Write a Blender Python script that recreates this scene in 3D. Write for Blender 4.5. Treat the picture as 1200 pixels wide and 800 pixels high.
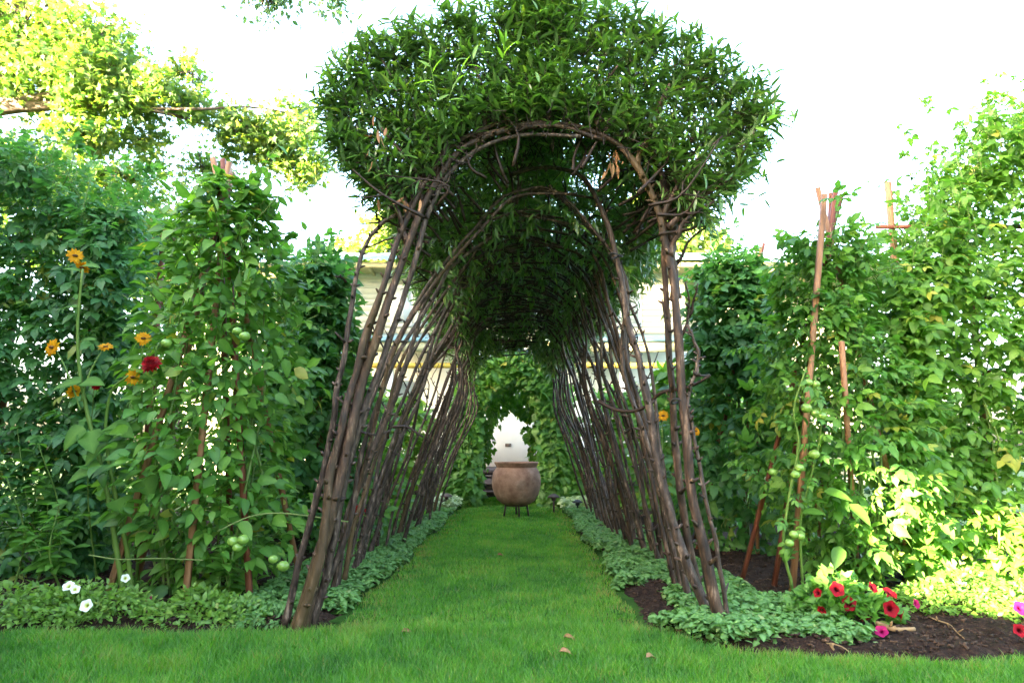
import bpy, math
import numpy as np
from mathutils import Vector, Matrix, noise as mnoise

for o in list(bpy.data.objects):
    bpy.data.objects.remove(o)
SC = bpy.context.scene
COL = SC.collection
rng = np.random.default_rng(7)

# ------------------------------------------------------------------ camera
CAM_H = 1.0
FPX = 800.0                       # focal length in pixels of the 1200 px wide photograph
PITCH = math.atan(125 / FPX)
cam_data = bpy.data.cameras.new('camera')
cam_data.sensor_width = 36.0
cam_data.lens = 36.0 * FPX / 1200
cam_data.clip_end = 500
cam_data.clip_start = 0.05
cam = bpy.data.objects.new('camera', cam_data)
cam.location = (0, 0, CAM_H)
cam.rotation_euler = (math.pi / 2 + PITCH, 0, 0)
COL.objects.link(cam)
SC.camera = cam

# ------------------------------------------------------------------ sky, sun, exposure
SUN_EL = math.radians(12.5)
SUN_DIR = np.array([-0.806, -0.591])            # horizontal direction towards the sun
world = bpy.data.worlds.new('World')
SC.world = world
world.use_nodes = True
wn = world.node_tree
for n in list(wn.nodes):
    wn.nodes.remove(n)
sky = wn.nodes.new('ShaderNodeTexSky')
sky.sky_type = 'NISHITA'
sky.sun_disc = False
sky.sun_elevation = SUN_EL
sky.sun_rotation = math.atan2(SUN_DIR[0], SUN_DIR[1])
sky.dust_density = 5.0
sky.air_density = 1.0
sky.ozone_density = 1.0
bg = wn.nodes.new('ShaderNodeBackground')
bg.inputs['Strength'].default_value = 0.10
wo = wn.nodes.new('ShaderNodeOutputWorld')
wn.links.new(sky.outputs[0], bg.inputs['Color'])
wn.links.new(bg.outputs[0], wo.inputs['Surface'])

sun_data = bpy.data.lights.new('sun', 'SUN')
sun_data.energy = 5.0
sun_data.angle = math.radians(0.5)
sun_data.color = (1.0, 0.83, 0.55)
sun = bpy.data.objects.new('sun', sun_data)
sd = Vector((SUN_DIR[0] * math.cos(SUN_EL), SUN_DIR[1] * math.cos(SUN_EL), math.sin(SUN_EL)))
sun.rotation_euler = sd.to_track_quat('Z', 'Y').to_euler()
sun.location = (-20, -15, 12)
COL.objects.link(sun)

vs = SC.view_settings
vs.view_transform = 'Standard'
vs.look = 'None'
vs.exposure = 5.0
vs.gamma = 1.0
vs.use_curve_mapping = False
SC.render.engine = 'CYCLES'
SC.cycles.use_denoising = True
SC.cycles.max_bounces = 8
SC.cycles.transmission_bounces = 4
SC.cycles.transparent_max_bounces = 4


# ------------------------------------------------------------------ helpers: pixels of the photograph to places
def ray(px, py):
    u = (px - 600) / FPX
    v = (400 - py) / FPX
    return np.array([u, math.cos(PITCH) - v * math.sin(PITCH), math.sin(PITCH) + v * math.cos(PITCH)])


def at(px, py, Y):
    d = ray(px, py)
    return d * (Y / d[1]) + np.array([0, 0, CAM_H])


def ground(px, py, z=0.0):
    d = ray(px, py)
    return d * ((z - CAM_H) / d[2]) + np.array([0, 0, CAM_H])


def px_of(P):
    P = np.atleast_2d(P)
    y = P[:, 1] * math.cos(PITCH) + (P[:, 2] - CAM_H) * math.sin(PITCH)
    z = -P[:, 1] * math.sin(PITCH) + (P[:, 2] - CAM_H) * math.cos(PITCH)
    return np.stack([600 + FPX * P[:, 0] / y, 400 - FPX * z / y], 1)


def nrm(a):
    a = np.asarray(a, float)
    return a / (np.linalg.norm(a, axis=-1, keepdims=True) + 1e-9)


def rand_unit(n):
    return nrm(rng.normal(size=(n, 3)))


# ------------------------------------------------------------------ helpers: meshes
class MB:
    """Collects triangles with two point attributes: tint (which leaf) and mid (midrib or centre)."""
    def __init__(self):
        self.V, self.F, self.T, self.M, self.n = [], [], [], [], 0

    def add(self, V, F, tint=0.5, mid=0.0):
        V = np.asarray(V, float).reshape(-1, 3)
        F = np.asarray(F, int).reshape(-1, 3)
        self.V.append(V)
        self.F.append(F + self.n)
        self.T.append(np.broadcast_to(np.asarray(tint, float), (len(V),)))
        self.M.append(np.broadcast_to(np.asarray(mid, float), (len(V),)))
        self.n += len(V)
        return self

    def mesh(self, name, smooth=False, origin=(0, 0, 0)):
        V = np.concatenate(self.V) - np.asarray(origin, float)
        F = np.concatenate(self.F)
        me = bpy.data.meshes.new(name)
        me.vertices.add(len(V))
        me.vertices.foreach_set('co', V.astype(np.float32).ravel())
        me.loops.add(len(F) * 3)
        me.loops.foreach_set('vertex_index', F.astype(np.int32).ravel())
        me.polygons.add(len(F))
        me.polygons.foreach_set('loop_start', np.arange(0, len(F) * 3, 3, dtype=np.int32))
        me.polygons.foreach_set('loop_total', np.full(len(F), 3, dtype=np.int32))
        if smooth:
            me.polygons.foreach_set('use_smooth', np.ones(len(F), dtype=bool))
        me.update(calc_edges=True)
        for nm, arr in (('tint', self.T), ('mid', self.M)):
            a = me.attributes.new(nm, 'FLOAT', 'POINT')
            a.data.foreach_set('value', np.concatenate(arr).astype(np.float32))
        return me


def origin_of(parent):
    p = np.zeros(3)
    while parent is not None:
        p += np.array(parent.location)
        parent = parent.parent
    return p


def part(name, mb, mat, parent=None, smooth=False, kind=None, label=None):
    """A mesh part given in world coordinates, stored relative to its parent's base."""
    me = mb.mesh(name, smooth, origin_of(parent))
    me.materials.append(mat)
    o = bpy.data.objects.new(name, me)
    o.parent = parent
    if kind:
        o['kind'] = kind
    if label:
        o['label'] = label
    COL.objects.link(o)
    return o


def thing(name, label, cat, loc=(0, 0, 0), group=None):
    o = bpy.data.objects.new(name, None)
    o.empty_display_size = 0.1
    o.location = tuple(float(v) for v in loc)
    o['label'] = label
    o['category'] = cat
    if group:
        o['group'] = group
    COL.objects.link(o)
    return o


def tag(o, label, cat, group=None, kind=None):
    o['label'] = label
    o['category'] = cat
    if group:
        o['group'] = group
    if kind:
        o['kind'] = kind
    return o


def solo(name, mb, mat, label, cat, group=None, kind=None, smooth=False, base=None):
    """A thing that is a single mesh, with its origin at its base."""
    V = np.concatenate(mb.V)
    b = np.array(base if base is not None else [V[:, 0].mean(), V[:, 1].mean(), V[:, 2].min()])
    me = mb.mesh(name, smooth, b)
    me.materials.append(mat)
    o = bpy.data.objects.new(name, me)
    o.location = tuple(float(v) for v in b)
    COL.objects.link(o)
    return tag(o, label, cat, group, kind)


def structure(name, mb, mat, smooth=False):
    o = part(name, mb, mat, None, smooth)
    o['kind'] = 'structure'
    return o


def catmull(pts, n):
    P = np.asarray(pts, float)
    if len(P) < 3:
        t = np.linspace(0, 1, n)[:, None]
        return P[0] * (1 - t) + P[-1] * t
    Q = np.vstack([2 * P[0] - P[1], P, 2 * P[-1] - P[-2]])
    out = []
    m = len(P) - 1
    for t in np.linspace(0, m, n):
        i = min(int(t), m - 1)
        f = t - i
        a, b, c, d = Q[i], Q[i + 1], Q[i + 2], Q[i + 3]
        out.append(0.5 * ((2 * b) + (-a + c) * f + (2 * a - 5 * b + 4 * c - d) * f * f + (-a + 3 * b - 3 * c + d) * f ** 3))
    return np.array(out)


def tube(mb, path, rad, sides=6, tint=0.5, cap=True, mid=0.0):
    P = np.asarray(path, float)
    n = len(P)
    R = np.broadcast_to(np.asarray(rad, float), (n,)).astype(float)
    T = nrm(np.gradient(P, axis=0))
    a = np.array([1.0, 0, 0]) if abs(T[0][0]) < 0.8 else np.array([0, 1.0, 0])
    X = np.zeros((n, 3))
    x = a
    for i in range(n):
        x = x - T[i] * np.dot(x, T[i])
        x = x / (np.linalg.norm(x) + 1e-9)
        X[i] = x
    Yv = np.cross(T, X)
    an = np.linspace(0, 2 * math.pi, sides, endpoint=False)
    V = (P[:, None, :] + R[:, None, None] * (np.cos(an)[None, :, None] * X[:, None, :] + np.sin(an)[None, :, None] * Yv[:, None, :])).reshape(-1, 3)
    F = []
    for i in range(n - 1):
        for k in range(sides):
            k2 = (k + 1) % sides
            p, q, r, s = i * sides + k, i * sides + k2, (i + 1) * sides + k2, (i + 1) * sides + k
            F += [(p, q, r), (p, r, s)]
    if cap:
        V = np.vstack([V, P[0], P[-1]])
        c0, c1 = n * sides, n * sides + 1
        for k in range(sides):
            k2 = (k + 1) % sides
            F += [(c0, k2, k), (c1, (n - 1) * sides + k, (n - 1) * sides + k2)]
    mb.add(V, F, tint, mid)
    return mb


BOXF = [(0, 2, 1), (0, 3, 2), (4, 5, 6), (4, 6, 7), (0, 1, 5), (0, 5, 4), (1, 2, 6), (1, 6, 5), (2, 3, 7), (2, 7, 6), (3, 0, 4), (3, 4, 7)]


def box(mb, x0, x1, y0, y1, z0, z1, tint=0.5):
    mb.add([(x0, y0, z0), (x1, y0, z0), (x1, y1, z0), (x0, y1, z0), (x0, y0, z1), (x1, y0, z1), (x1, y1, z1), (x0, y1, z1)], BOXF, tint)
    return mb


def bar(mb, a, b, w, h=None, tint=0.5):
    """A square stake from a to b."""
    a, b = np.asarray(a, float), np.asarray(b, float)
    h = h or w
    d = nrm(b - a)
    u = np.cross(d, [0, 1.0, 0.1])
    u = nrm(u)
    v = np.cross(d, u)
    V = []
    for p in (a, b):
        for su, sv in ((-1, -1), (1, -1), (1, 1), (-1, 1)):
            V.append(p + u * su * w / 2 + v * sv * h / 2)
    mb.add(V, BOXF, tint)
    return mb


def lathe(mb, prof, c, sides=32, tint=0.5, wob=0.0):
    c = np.asarray(c, float)
    V = []
    for i, (r, z) in enumerate(prof):
        for k in range(sides):
            a = 2 * math.pi * k / sides
            rr = r * (1 + wob * mnoise.noise(Vector((math.cos(a) * 1.5, math.sin(a) * 1.5, z * 3 + 7))))
            V.append((c[0] + rr * math.cos(a), c[1] + rr * math.sin(a), c[2] + z))
    F = []
    for i in range(len(prof) - 1):
        for k in range(sides):
            k2 = (k + 1) % sides
            p, q, r, s = i * sides + k, i * sides + k2, (i + 1) * sides + k2, (i + 1) * sides + k
            F += [(p, q, r), (p, r, s)]
    mb.add(V, F, tint)
    return mb


def ball(mb, c, r, sq=1.0, seg=10, rings=7, tint=0.5, axis=None, wob=0.0):
    V, F = [], []
    for i in range(rings + 1):
        th = math.pi * i / rings
        for k in range(seg):
            a = 2 * math.pi * k / seg
            rr = r * (1 + wob * math.cos(5 * a) * math.sin(th))
            V.append((rr * math.sin(th) * math.cos(a), rr * math.sin(th) * math.sin(a), r * sq * math.cos(th)))
    for i in range(rings):
        for k in range(seg):
            k2 = (k + 1) % seg
            p, q, s, t = i * seg + k, i * seg + k2, (i + 1) * seg + k2, (i + 1) * seg + k
            F += [(p, t, s), (p, s, q)]
    mb.add(np.array(V) + np.asarray(c), F, tint)
    return mb


# ------------------------------------------------------------------ leaf templates (y along the leaf, z its upper side)
def leaflet(L=1.0, W=0.4, rows=3, fold=0.22, droop=0.25, peak=0.42, serr=0.0, wave=0.0, notch=0.0):
    V, M = [(0, 0, 0)], [1.0]
    for i in range(1, rows + 1):
        t = i / (rows + 1)
        w = W * 0.5 * (math.sin(math.pi * t ** (math.log(0.5) / math.log(peak))) ** 0.85)
        if serr:
            w *= 1 + serr * (1 if i % 2 else -1)
        y = L * t
        z = -droop * L * t * t
        zz = wave * math.sin(i * 2.1)
        V += [(-w, y - notch * w * (1 - t), z + fold * w + zz), (0, y, z), (w, y - notch * w * (1 - t), z + fold * w - zz)]
        M += [0.0, 1.0, 0.0]
    V.append((0, L, -droop * L))
    M.append(0.5)
    F = [(0, 2, 1), (0, 3, 2)]
    for i in range(rows - 1):
        a = 1 + 3 * i
        b = a + 3
        F += [(a, a + 1, b + 1), (a, b + 1, b), (a + 1, a + 2, b + 2), (a + 1, b + 2, b + 1)]
    a = 1 + 3 * (rows - 1)
    e = len(V) - 1
    F += [(a, a + 1, e), (a + 1, a + 2, e)]
    return np.array(V, float), np.array(F), np.array(M)


def compose(items):
    """items: (template, rotation about z, pitch, offset, scale)"""
    Vs, Fs, Ms, n = [], [], [], 0
    for (V, F, M), rz, rx, off, s in items:
        R = np.array(Matrix.Rotation(rz, 3, 'Z') @ Matrix.Rotation(rx, 3, 'X'))
        Vs.append((V * s) @ R.T + np.array(off))
        Fs.append(F + n)
        Ms.append(M)
        n += len(V)
    return np.concatenate(Vs), np.concatenate(Fs), np.concatenate(Ms)


WILLOW = leaflet(1.0, 0.23, 2, 0.35, 0.22, 0.45)
WILLOW_FINE = leaflet(1.0, 0.22, 4, 0.35, 0.22, 0.42)
OVATE = leaflet(1.0, 0.55, 4, 0.22, 0.32, 0.38, wave=0.012)
OVATE_LOW = leaflet(1.0, 0.58, 2, 0.2, 0.3, 0.4)
HEART = leaflet(1.0, 0.85, 4, 0.18, 0.3, 0.33, notch=0.35)
_tl = leaflet(1.0, 0.52, 4, 0.2, 0.35, 0.4, serr=0.16)
_ra = (np.array([(-.008, 0, 0), (.008, 0, 0), (.004, .75, -.05), (-.004, .75, -.05)], float), np.array([(0, 1, 2), (0, 2, 3)]), np.zeros(4))
TOMATO = compose([(_ra, 0, 0, (0, 0, 0), 1.0), (_tl, 0, -0.1, (0, .55, -.03), .48),
                  (_tl, 1.0, -.2, (0, .52, -.03), .36), (_tl, -1.0, -.2, (0, .50, -.03), .36),
                  (_tl, 1.2, -.25, (0, .27, -.01), .33), (_tl, -1.2, -.25, (0, .25, -.01), .33)])
_tb = leaflet(1.0, 0.62, 3, 0.2, 0.3, 0.36)
BEAN = compose([(_ra, 0, 0, (0, 0, 0), .55), (_tb, 0, -0.2, (0, .40, -.02), .58),
                (_tb, 1.35, -.25, (0, .36, -.02), .5), (_tb, -1.35, -.25, (0, .34, -.02), .5)])


def lobed(angs, rads, dish=0.12):
    """A leaf with lobes: fan of triangles round the stalk."""
    V, M = [(0, 0.3, 0.03)], [1.0]
    for a, r in zip(angs, rads):
        x, y = r * math.sin(a), 0.3 + r * math.cos(a)
        V.append((x, y, -dish * r * r))
        M.append(0.0 if r < 0.55 else 0.3)
    n = len(angs)
    F = [(0, i + 2, i + 1) for i in range(n - 1)]
    return np.array(V, float), np.array(F), np.array(M)


HOP = lobed([math.radians(a) for a in (-165, -140, -105, -75, -45, -30, 0, 30, 45, 75, 105, 140, 165)],
            [.18, .45, .5, .62, .42, .5, .8, .5, .42, .62, .5, .45, .18], 0.2)
MAPLE = lobed([math.radians(a) for a in (-170, -130, -100, -72, -52, -30, -18, 0, 18, 30, 52, 72, 100, 130, 170)],
              [.15, .5, .3, .68, .34, .5, .38, .85, .38, .5, .34, .68, .3, .5, .15], 0.15)
LAMIUM = leaflet(1.0, 0.8, 3, 0.12, 0.3, 0.36, serr=0.06, notch=0.2)


def scatter(mb, tpl, P, D, N, S, tint=None, W=None):
    """One mesh with many leaves: places P, pointing D, upper side N, lengths S."""
    TV, TF, TM = tpl
    n = len(P)
    if n == 0:
        return mb
    Y = nrm(D)
    X = nrm(np.cross(Y, N))
    Z = np.cross(X, Y)
    S = np.broadcast_to(np.asarray(S, float), (n,))
    Wd = np.ones(n) if W is None else np.asarray(W)
    V = (P[:, None, :] + S[:, None, None] * (TV[None, :, 0:1] * Wd[:, None, None] * X[:, None, :] + TV[None, :, 1:2] * Y[:, None, :] + TV[None, :, 2:3] * Z[:, None, :]))
    F = TF[None] + (np.arange(n) * len(TV))[:, None, None]
    if tint is None:
        tint = rng.random(n)
    T = np.repeat(tint, len(TV))
    mb.add(V.reshape(-1, 3), F.reshape(-1, 3), T, np.tile(TM, n))
    return mb


_leaf_meshes = {}


def single_leaves(parent, tplname, tpl, mat, P, D, N, S, name='leaf', k=4):
    """The nearest leaves one by one, each a part that shares one of a few meshes."""
    o0 = origin_of(parent)
    for i in range(len(P)):
        key = (tplname, mat.name, i % k)
        if key not in _leaf_meshes:
            mb = MB()
            mb.add(tpl[0], tpl[1], (i % k + 0.5) / k, tpl[2])
            me = mb.mesh('leaf')
            me.materials.append(mat)
            _leaf_meshes[key] = me
        y = nrm(D[i])
        x = nrm(np.cross(y, N[i]))
        z = np.cross(x, y)
        M = Matrix(((x[0], y[0], z[0]), (x[1], y[1], z[1]), (x[2], y[2], z[2]))).to_4x4()
        o = bpy.data.objects.new(name, _leaf_meshes[key])
        o.parent = parent
        p = P[i] - o0
        o.matrix_local = Matrix.Translation(tuple(p)) @ M @ Matrix.Diagonal((S[i], S[i], S[i], 1))
        COL.objects.link(o)


def leaves(parent, tplname, tpl, mat, P, D, N, S, singles=0, name='foliage', fine=None):
    """Foliage of a plant: the most prominent leaves singly, the rest as one mass."""
    P, D, N = np.asarray(P), np.asarray(D), np.asarray(N)
    S = np.broadcast_to(np.asarray(S, float), (len(P),)).copy()
    keep = np.ones(len(P), bool)
    if singles:
        c = P.mean(axis=0)
        vd = nrm(np.array([0, 0, CAM_H]) - c)
        score = (P - c) @ vd + 0.6 * S + rng.random(len(P)) * 0.25
        px = px_of(P)
        score[(px[:, 0] < -10) | (px[:, 0] > 1210) | (px[:, 1] < -10) | (px[:, 1] > 810)] -= 100
        idx = np.argsort(-score)[:singles]
        keep[idx] = False
        single_leaves(parent, tplname, fine or tpl, mat, P[idx], D[idx], N[idx], S[idx])
    mb = MB()
    scatter(mb, tpl, P[keep], D[keep], N[keep], S[keep])
    return part(name, mb, mat, parent, kind='stuff')


# ------------------------------------------------------------------ materials
def new_mat(name):
    m = bpy.data.materials.new(name)
    m.use_nodes = True
    nt = m.node_tree
    for n in list(nt.nodes):
        nt.nodes.remove(n)
    out = nt.nodes.new('ShaderNodeOutputMaterial')
    return m, nt, out


def ramp(nt, fac, stops):
    r = nt.nodes.new('ShaderNodeValToRGB')
    el = r.color_ramp.elements
    while len(el) < len(stops):
        el.new(0.5)
    for e, (p, c) in zip(el, stops):
        e.position = p
        e.color = (*c, 1)
    nt.links.new(fac, r.inputs[0])
    return r.outputs[0]


def leaf_mat(name, cols, rough=0.45, trans=0.35, tcol=(1.0, 1.15, 0.45), midc=None, midf=0.25, spec=0.5, under=0.35, old=None):
    m, nt, out = new_mat(name)
    at_ = nt.nodes.new('ShaderNodeAttribute')
    at_.attribute_name = 'tint'
    n = len(cols)
    stops = [(i / (n - 1) * (.965 if old else 1), cc) for i, cc in enumerate(cols)]
    if old:
        stops.append((.992, old))
    c = ramp(nt, at_.outputs['Fac'], stops)
    am = nt.nodes.new('ShaderNodeAttribute')
    am.attribute_name = 'mid'
    mm = nt.nodes.new('ShaderNodeMath')
    mm.operation = 'MULTIPLY'
    mm.inputs[1].default_value = midf
    nt.links.new(am.outputs['Fac'], mm.inputs[0])
    mx = nt.nodes.new('ShaderNodeMixRGB')
    nt.links.new(mm.outputs[0], mx.inputs[0])
    nt.links.new(c, mx.inputs[1])
    mc = midc or tuple(min(1, v * 1.8 + 0.02) for v in cols[-1])
    mx.inputs[2].default_value = (*mc, 1)
    # uneven blotches over the leaf
    tc = nt.nodes.new('ShaderNodeTexCoord')
    nz = nt.nodes.new('ShaderNodeTexNoise')
    nz.inputs['Scale'].default_value = 35.0
    nz.inputs['Detail'].default_value = 3
    nt.links.new(tc.outputs['Object'], nz.inputs['Vector'])
    hv = nt.nodes.new('ShaderNodeHueSaturation')
    mr = nt.nodes.new('ShaderNodeMapRange')
    mr.inputs['To Min'].default_value = 0.75
    mr.inputs['To Max'].default_value = 1.25
    nt.links.new(nz.outputs['Fac'], mr.inputs['Value'])
    nt.links.new(mr.outputs[0], hv.inputs['Value'])
    nt.links.new(mx.outputs[0], hv.inputs['Color'])
    # paler underside
    ge = nt.nodes.new('ShaderNodeNewGeometry')
    un = nt.nodes.new('ShaderNodeMixRGB')
    bf = nt.nodes.new('ShaderNodeMath')
    bf.operation = 'MULTIPLY'
    bf.inputs[1].default_value = under
    nt.links.new(ge.outputs['Backfacing'], bf.inputs[0])
    nt.links.new(bf.outputs[0], un.inputs[0])
    nt.links.new(hv.outputs[0], un.inputs[1])
    un.inputs[2].default_value = (0.16, 0.22, 0.12, 1)
    p = nt.nodes.new('ShaderNodeBsdfPrincipled')
    p.inputs['Roughness'].default_value = rough
    p.inputs['Specular IOR Level'].default_value = spec
    nt.links.new(un.outputs[0], p.inputs['Base Color'])
    tr = nt.nodes.new('ShaderNodeBsdfTranslucent')
    tm = nt.nodes.new('ShaderNodeMixRGB')
    tm.blend_type = 'MULTIPLY'
    tm.inputs[0].default_value = 1
    nt.links.new(hv.outputs[0], tm.inputs[1])
    tm.inputs[2].default_value = (tcol[0] * 1.6, tcol[1] * 1.6, tcol[2] * 1.6, 1)
    nt.links.new(tm.outputs[0], tr.inputs['Color'])
    ms = nt.nodes.new('ShaderNodeMixShader')
    ms.inputs[0].default_value = trans
    nt.links.new(p.outputs[0], ms.inputs[1])
    nt.links.new(tr.outputs[0], ms.inputs[2])
    nt.links.new(ms.outputs[0], out.inputs['Surface'])
    return m


def surf_mat(name, stops, scale=8.0, detail=6, rough=0.7, bump=0.3, bscale=30.0, stretch=(1, 1, 1), spec=0.3, second=None, metal=0.0, dist=0.01):
    """Noise-coloured surface with relief."""
    m, nt, out = new_mat(name)
    tc = nt.nodes.new('ShaderNodeTexCoord')
    mp = nt.nodes.new('ShaderNodeMapping')
    mp.inputs['Scale'].default_value = stretch
    nt.links.new(tc.outputs['Object'], mp.inputs['Vector'])
    nz = nt.nodes.new('ShaderNodeTexNoise')
    nz.inputs['Scale'].default_value = scale
    nz.inputs['Detail'].default_value = detail
    nz.inputs['Roughness'].default_value = 0.65
    nt.links.new(mp.outputs[0], nz.inputs['Vector'])
    mr = nt.nodes.new('ShaderNodeMapRange')
    mr.inputs['From Min'].default_value = 0.28
    mr.inputs['From Max'].default_value = 0.72
    nt.links.new(nz.outputs['Fac'], mr.inputs['Value'])
    c = ramp(nt, mr.outputs[0], stops)
    if second:
        sc2, col2, lo, hi = second
        n2 = nt.nodes.new('ShaderNodeTexNoise')
        n2.inputs['Scale'].default_value = sc2
        n2.inputs['Detail'].default_value = 4
        nt.links.new(mp.outputs[0], n2.inputs['Vector'])
        m2 = nt.nodes.new('ShaderNodeMapRange')
        m2.inputs['From Min'].default_value = lo
        m2.inputs['From Max'].default_value = hi
        nt.links.new(n2.outputs['Fac'], m2.inputs['Value'])
        mx = nt.nodes.new('ShaderNodeMixRGB')
        nt.links.new(m2.outputs[0], mx.inputs[0])
        nt.links.new(c, mx.inputs[1])
        mx.inputs[2].default_value = (*col2, 1)
        c = mx.outputs[0]
    p = nt.nodes.new('ShaderNodeBsdfPrincipled')
    p.inputs['Roughness'].default_value = rough
    p.inputs['Specular IOR Level'].default_value = spec
    p.inputs['Metallic'].default_value = metal
    nt.links.new(c, p.inputs['Base Color'])
    nb = nt.nodes.new('ShaderNodeTexNoise')
    nb.inputs['Scale'].default_value = bscale
    nb.inputs['Detail'].default_value = 5
    nt.links.new(mp.outputs[0], nb.inputs['Vector'])
    bp = nt.nodes.new('ShaderNodeBump')
    bp.inputs['Strength'].default_value = bump
    bp.inputs['Distance'].default_value = dist
    nt.links.new(nb.outputs['Fac'], bp.inputs['Height'])
    nt.links.new(bp.outputs[0], p.inputs['Normal'])
    nt.links.new(p.outputs[0], out.inputs['Surface'])
    return m


M = {}
M['willow'] = leaf_mat('willow_leaf', [(.018, .054, .014), (.034, .092, .020), (.056, .135, .023), (.105, .21, .03)], rough=.34, trans=.30, spec=.65, midf=.2, old=(.17, .24, .03))
M['willow_young'] = leaf_mat('young_willow_leaf', [(.13, .26, .03), (.16, .30, .035)], rough=.4, trans=.45)
M['tomato'] = leaf_mat('tomato_leaf', [(.036, .115, .018), (.054, .155, .022), (.078, .195, .027), (.14, .27, .04)], rough=.5, trans=.40, midf=.12, spec=.35, old=(.30, .27, .04))
M['tomato_dark'] = leaf_mat('dark_tomato_leaf', [(.028, .10, .034), (.038, .125, .036), (.052, .155, .038), (.09, .21, .042)], rough=.48, trans=.40, midf=.12, spec=.4, old=(.22, .24, .04))
M['bean'] = leaf_mat('bean_leaf', [(.05, .14, .018), (.07, .175, .022), (.09, .21, .026), (.15, .27, .035)], rough=.5, trans=.46, midf=.12, spec=.35, old=(.32, .30, .05))
M['zinnia'] = leaf_mat('zinnia_leaf', [(.045, .135, .018), (.065, .175, .022), (.095, .22, .03)], rough=.5, trans=.40, midf=.3, spec=.35, old=(.22, .2, .05))
M['herb'] = leaf_mat('sun_paled_herb_leaf', [(.11, .22, .025), (.15, .27, .03), (.2, .32, .05)], rough=.5, trans=.42, midf=.2, spec=.3)  # light green herb, paled further so the sun patch glare sits in the colour
M['low'] = leaf_mat('low_plant_leaf', [(.06, .15, .02), (.095, .2, .025), (.15, .26, .035)], rough=.5, trans=.38, old=(.26, .28, .06))
M['sunflower_leaf'] = leaf_mat('sunflower_leaf', [(.05, .14, .02), (.075, .175, .022), (.11, .2, .03)], rough=.6, trans=.45, midf=.35, spec=.2)
M['lamium'] = leaf_mat('lamium_leaf', [(.05, .15, .026), (.07, .185, .03), (.10, .22, .04)], rough=.55, trans=.3, midc=(.26, .40, .20), midf=.42, spec=.2, old=(.2, .24, .08))
M['variegated'] = leaf_mat('variegated_leaf', [(.14, .22, .09), (.3, .38, .2), (.5, .55, .38)], rough=.5, trans=.25)
M['hop'] = leaf_mat('hop_leaf', [(.045, .14, .018), (.065, .18, .022), (.10, .23, .028)], rough=.5, trans=.4, midf=.2, old=(.3, .28, .05))
M['maple'] = leaf_mat('maple_leaf', [(.04, .11, .03), (.065, .15, .035), (.10, .18, .035), (.18, .20, .03)], rough=.5, trans=.5)
M['tree'] = leaf_mat('background_tree_leaf', [(.07, .13, .03), (.12, .18, .03), (.2, .24, .035)], rough=.5, trans=.45)
M['bluish'] = leaf_mat('blue_green_tree_leaf', [(.04, .1, .06), (.06, .13, .07), (.08, .15, .06)], rough=.5, trans=.3)
M['hedge'] = leaf_mat('shade_hedge_leaf', [(.03, .07, .02), (.045, .1, .025)], rough=.5, trans=.15)
M['grass'] = leaf_mat('grass_blade', [(.030, .130, .010), (.055, .195, .013), (.088, .255, .016), (.135, .30, .022), (.25, .21, .06)], rough=.5, trans=.42, spec=.3, tcol=(.9, 1.1, .3), midf=0.0)
M['stem_green'] = surf_mat('green_stem', [(0, (.07, .14, .022)), (1, (.12, .19, .035))], 6, 3, .5, .1, 40)
M['vine_stem'] = surf_mat('vine_stem', [(0, (.07, .14, .03)), (1, (.14, .2, .05))], 6, 3, .6, .1, 40)
M['bark'] = surf_mat('willow_bark', [(0, (.004, .002, .0012)), (.35, (.017, .0085, .005)), (.65, (.052, .027, .016)), (1, (.23, .155, .105))], 34, 9, .62, 1.0, 42, (1, 1, .22), .35, (2.2, (.085, .052, .016), .52, .75), dist=.012)
M['bark_grey'] = surf_mat('grey_willow_bark', [(0, (.005, .003, .002)), (.35, (.022, .013, .009)), (.65, (.064, .041, .030)), (1, (.27, .20, .155))], 36, 9, .6, 1.0, 44, (1, 1, .3), .35, dist=.012)
M['twig'] = surf_mat('willow_twig', [(0, (.010, .005, .003)), (1, (.032, .016, .009))], 20, 4, .6, .4, 60)
M['tree_bark'] = surf_mat('tree_bark', [(0, (.06, .042, .03)), (1, (.16, .115, .085))], 8, 6, .8, .8, 20, (1, 1, .3))
M['stake'] = surf_mat('stained_stake', [(0, (.13, .058, .024)), (.5, (.23, .11, .05)), (1, (.34, .19, .10))], 14, 6, .6, .3, 60, (1, 1, .12))
M['stake_red'] = surf_mat('red_stake', [(0, (.08, .022, .012)), (.5, (.15, .045, .024)), (1, (.22, .085, .045))], 14, 6, .6, .3, 60, (1, 1, .12))
M['soil'] = surf_mat('soil', [(0, (.007, .004, .003)), (.45, (.020, .010, .006)), (.8, (.042, .022, .013)), (1, (.085, .05, .032))], 26, 10, .95, 1.0, 70, spec=.15, dist=.02)
M['mulch'] = surf_mat('mulch', [(0, (.012, .007, .004)), (.5, (.04, .022, .013)), (1, (.10, .058, .034))], 9, 5, .9, .4, 60)
M['lawn'] = surf_mat('lawn_turf', [(0, (.018, .055, .008)), (.5, (.03, .085, .01)), (1, (.055, .105, .018))], 7, 8, .95, .8, 160, spec=.1, dist=.02)
M['meadow'] = surf_mat('meadow', [(0, (.03, .07, .012)), (1, (.06, .11, .02))], 1.5, 6, .95, .5, 30)
M['clay'] = surf_mat('clay', [(0, (.10, .055, .037)), (.35, (.20, .11, .075)), (.65, (.29, .175, .125)), (1, (.38, .265, .205))], 4.5, 8, .75, .35, 40, (1, 1, 1), .25, (3.1, (.075, .055, .045), .54, .78))
M['iron'] = surf_mat('dark_iron', [(0, (.02, .014, .012)), (1, (.06, .035, .025))], 20, 4, .6, .3, 60, metal=.3)
M['bronze'] = surf_mat('weathered_bronze', [(0, (.05, .035, .028)), (1, (.12, .085, .065))], 15, 4, .6, .2, 50)
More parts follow.
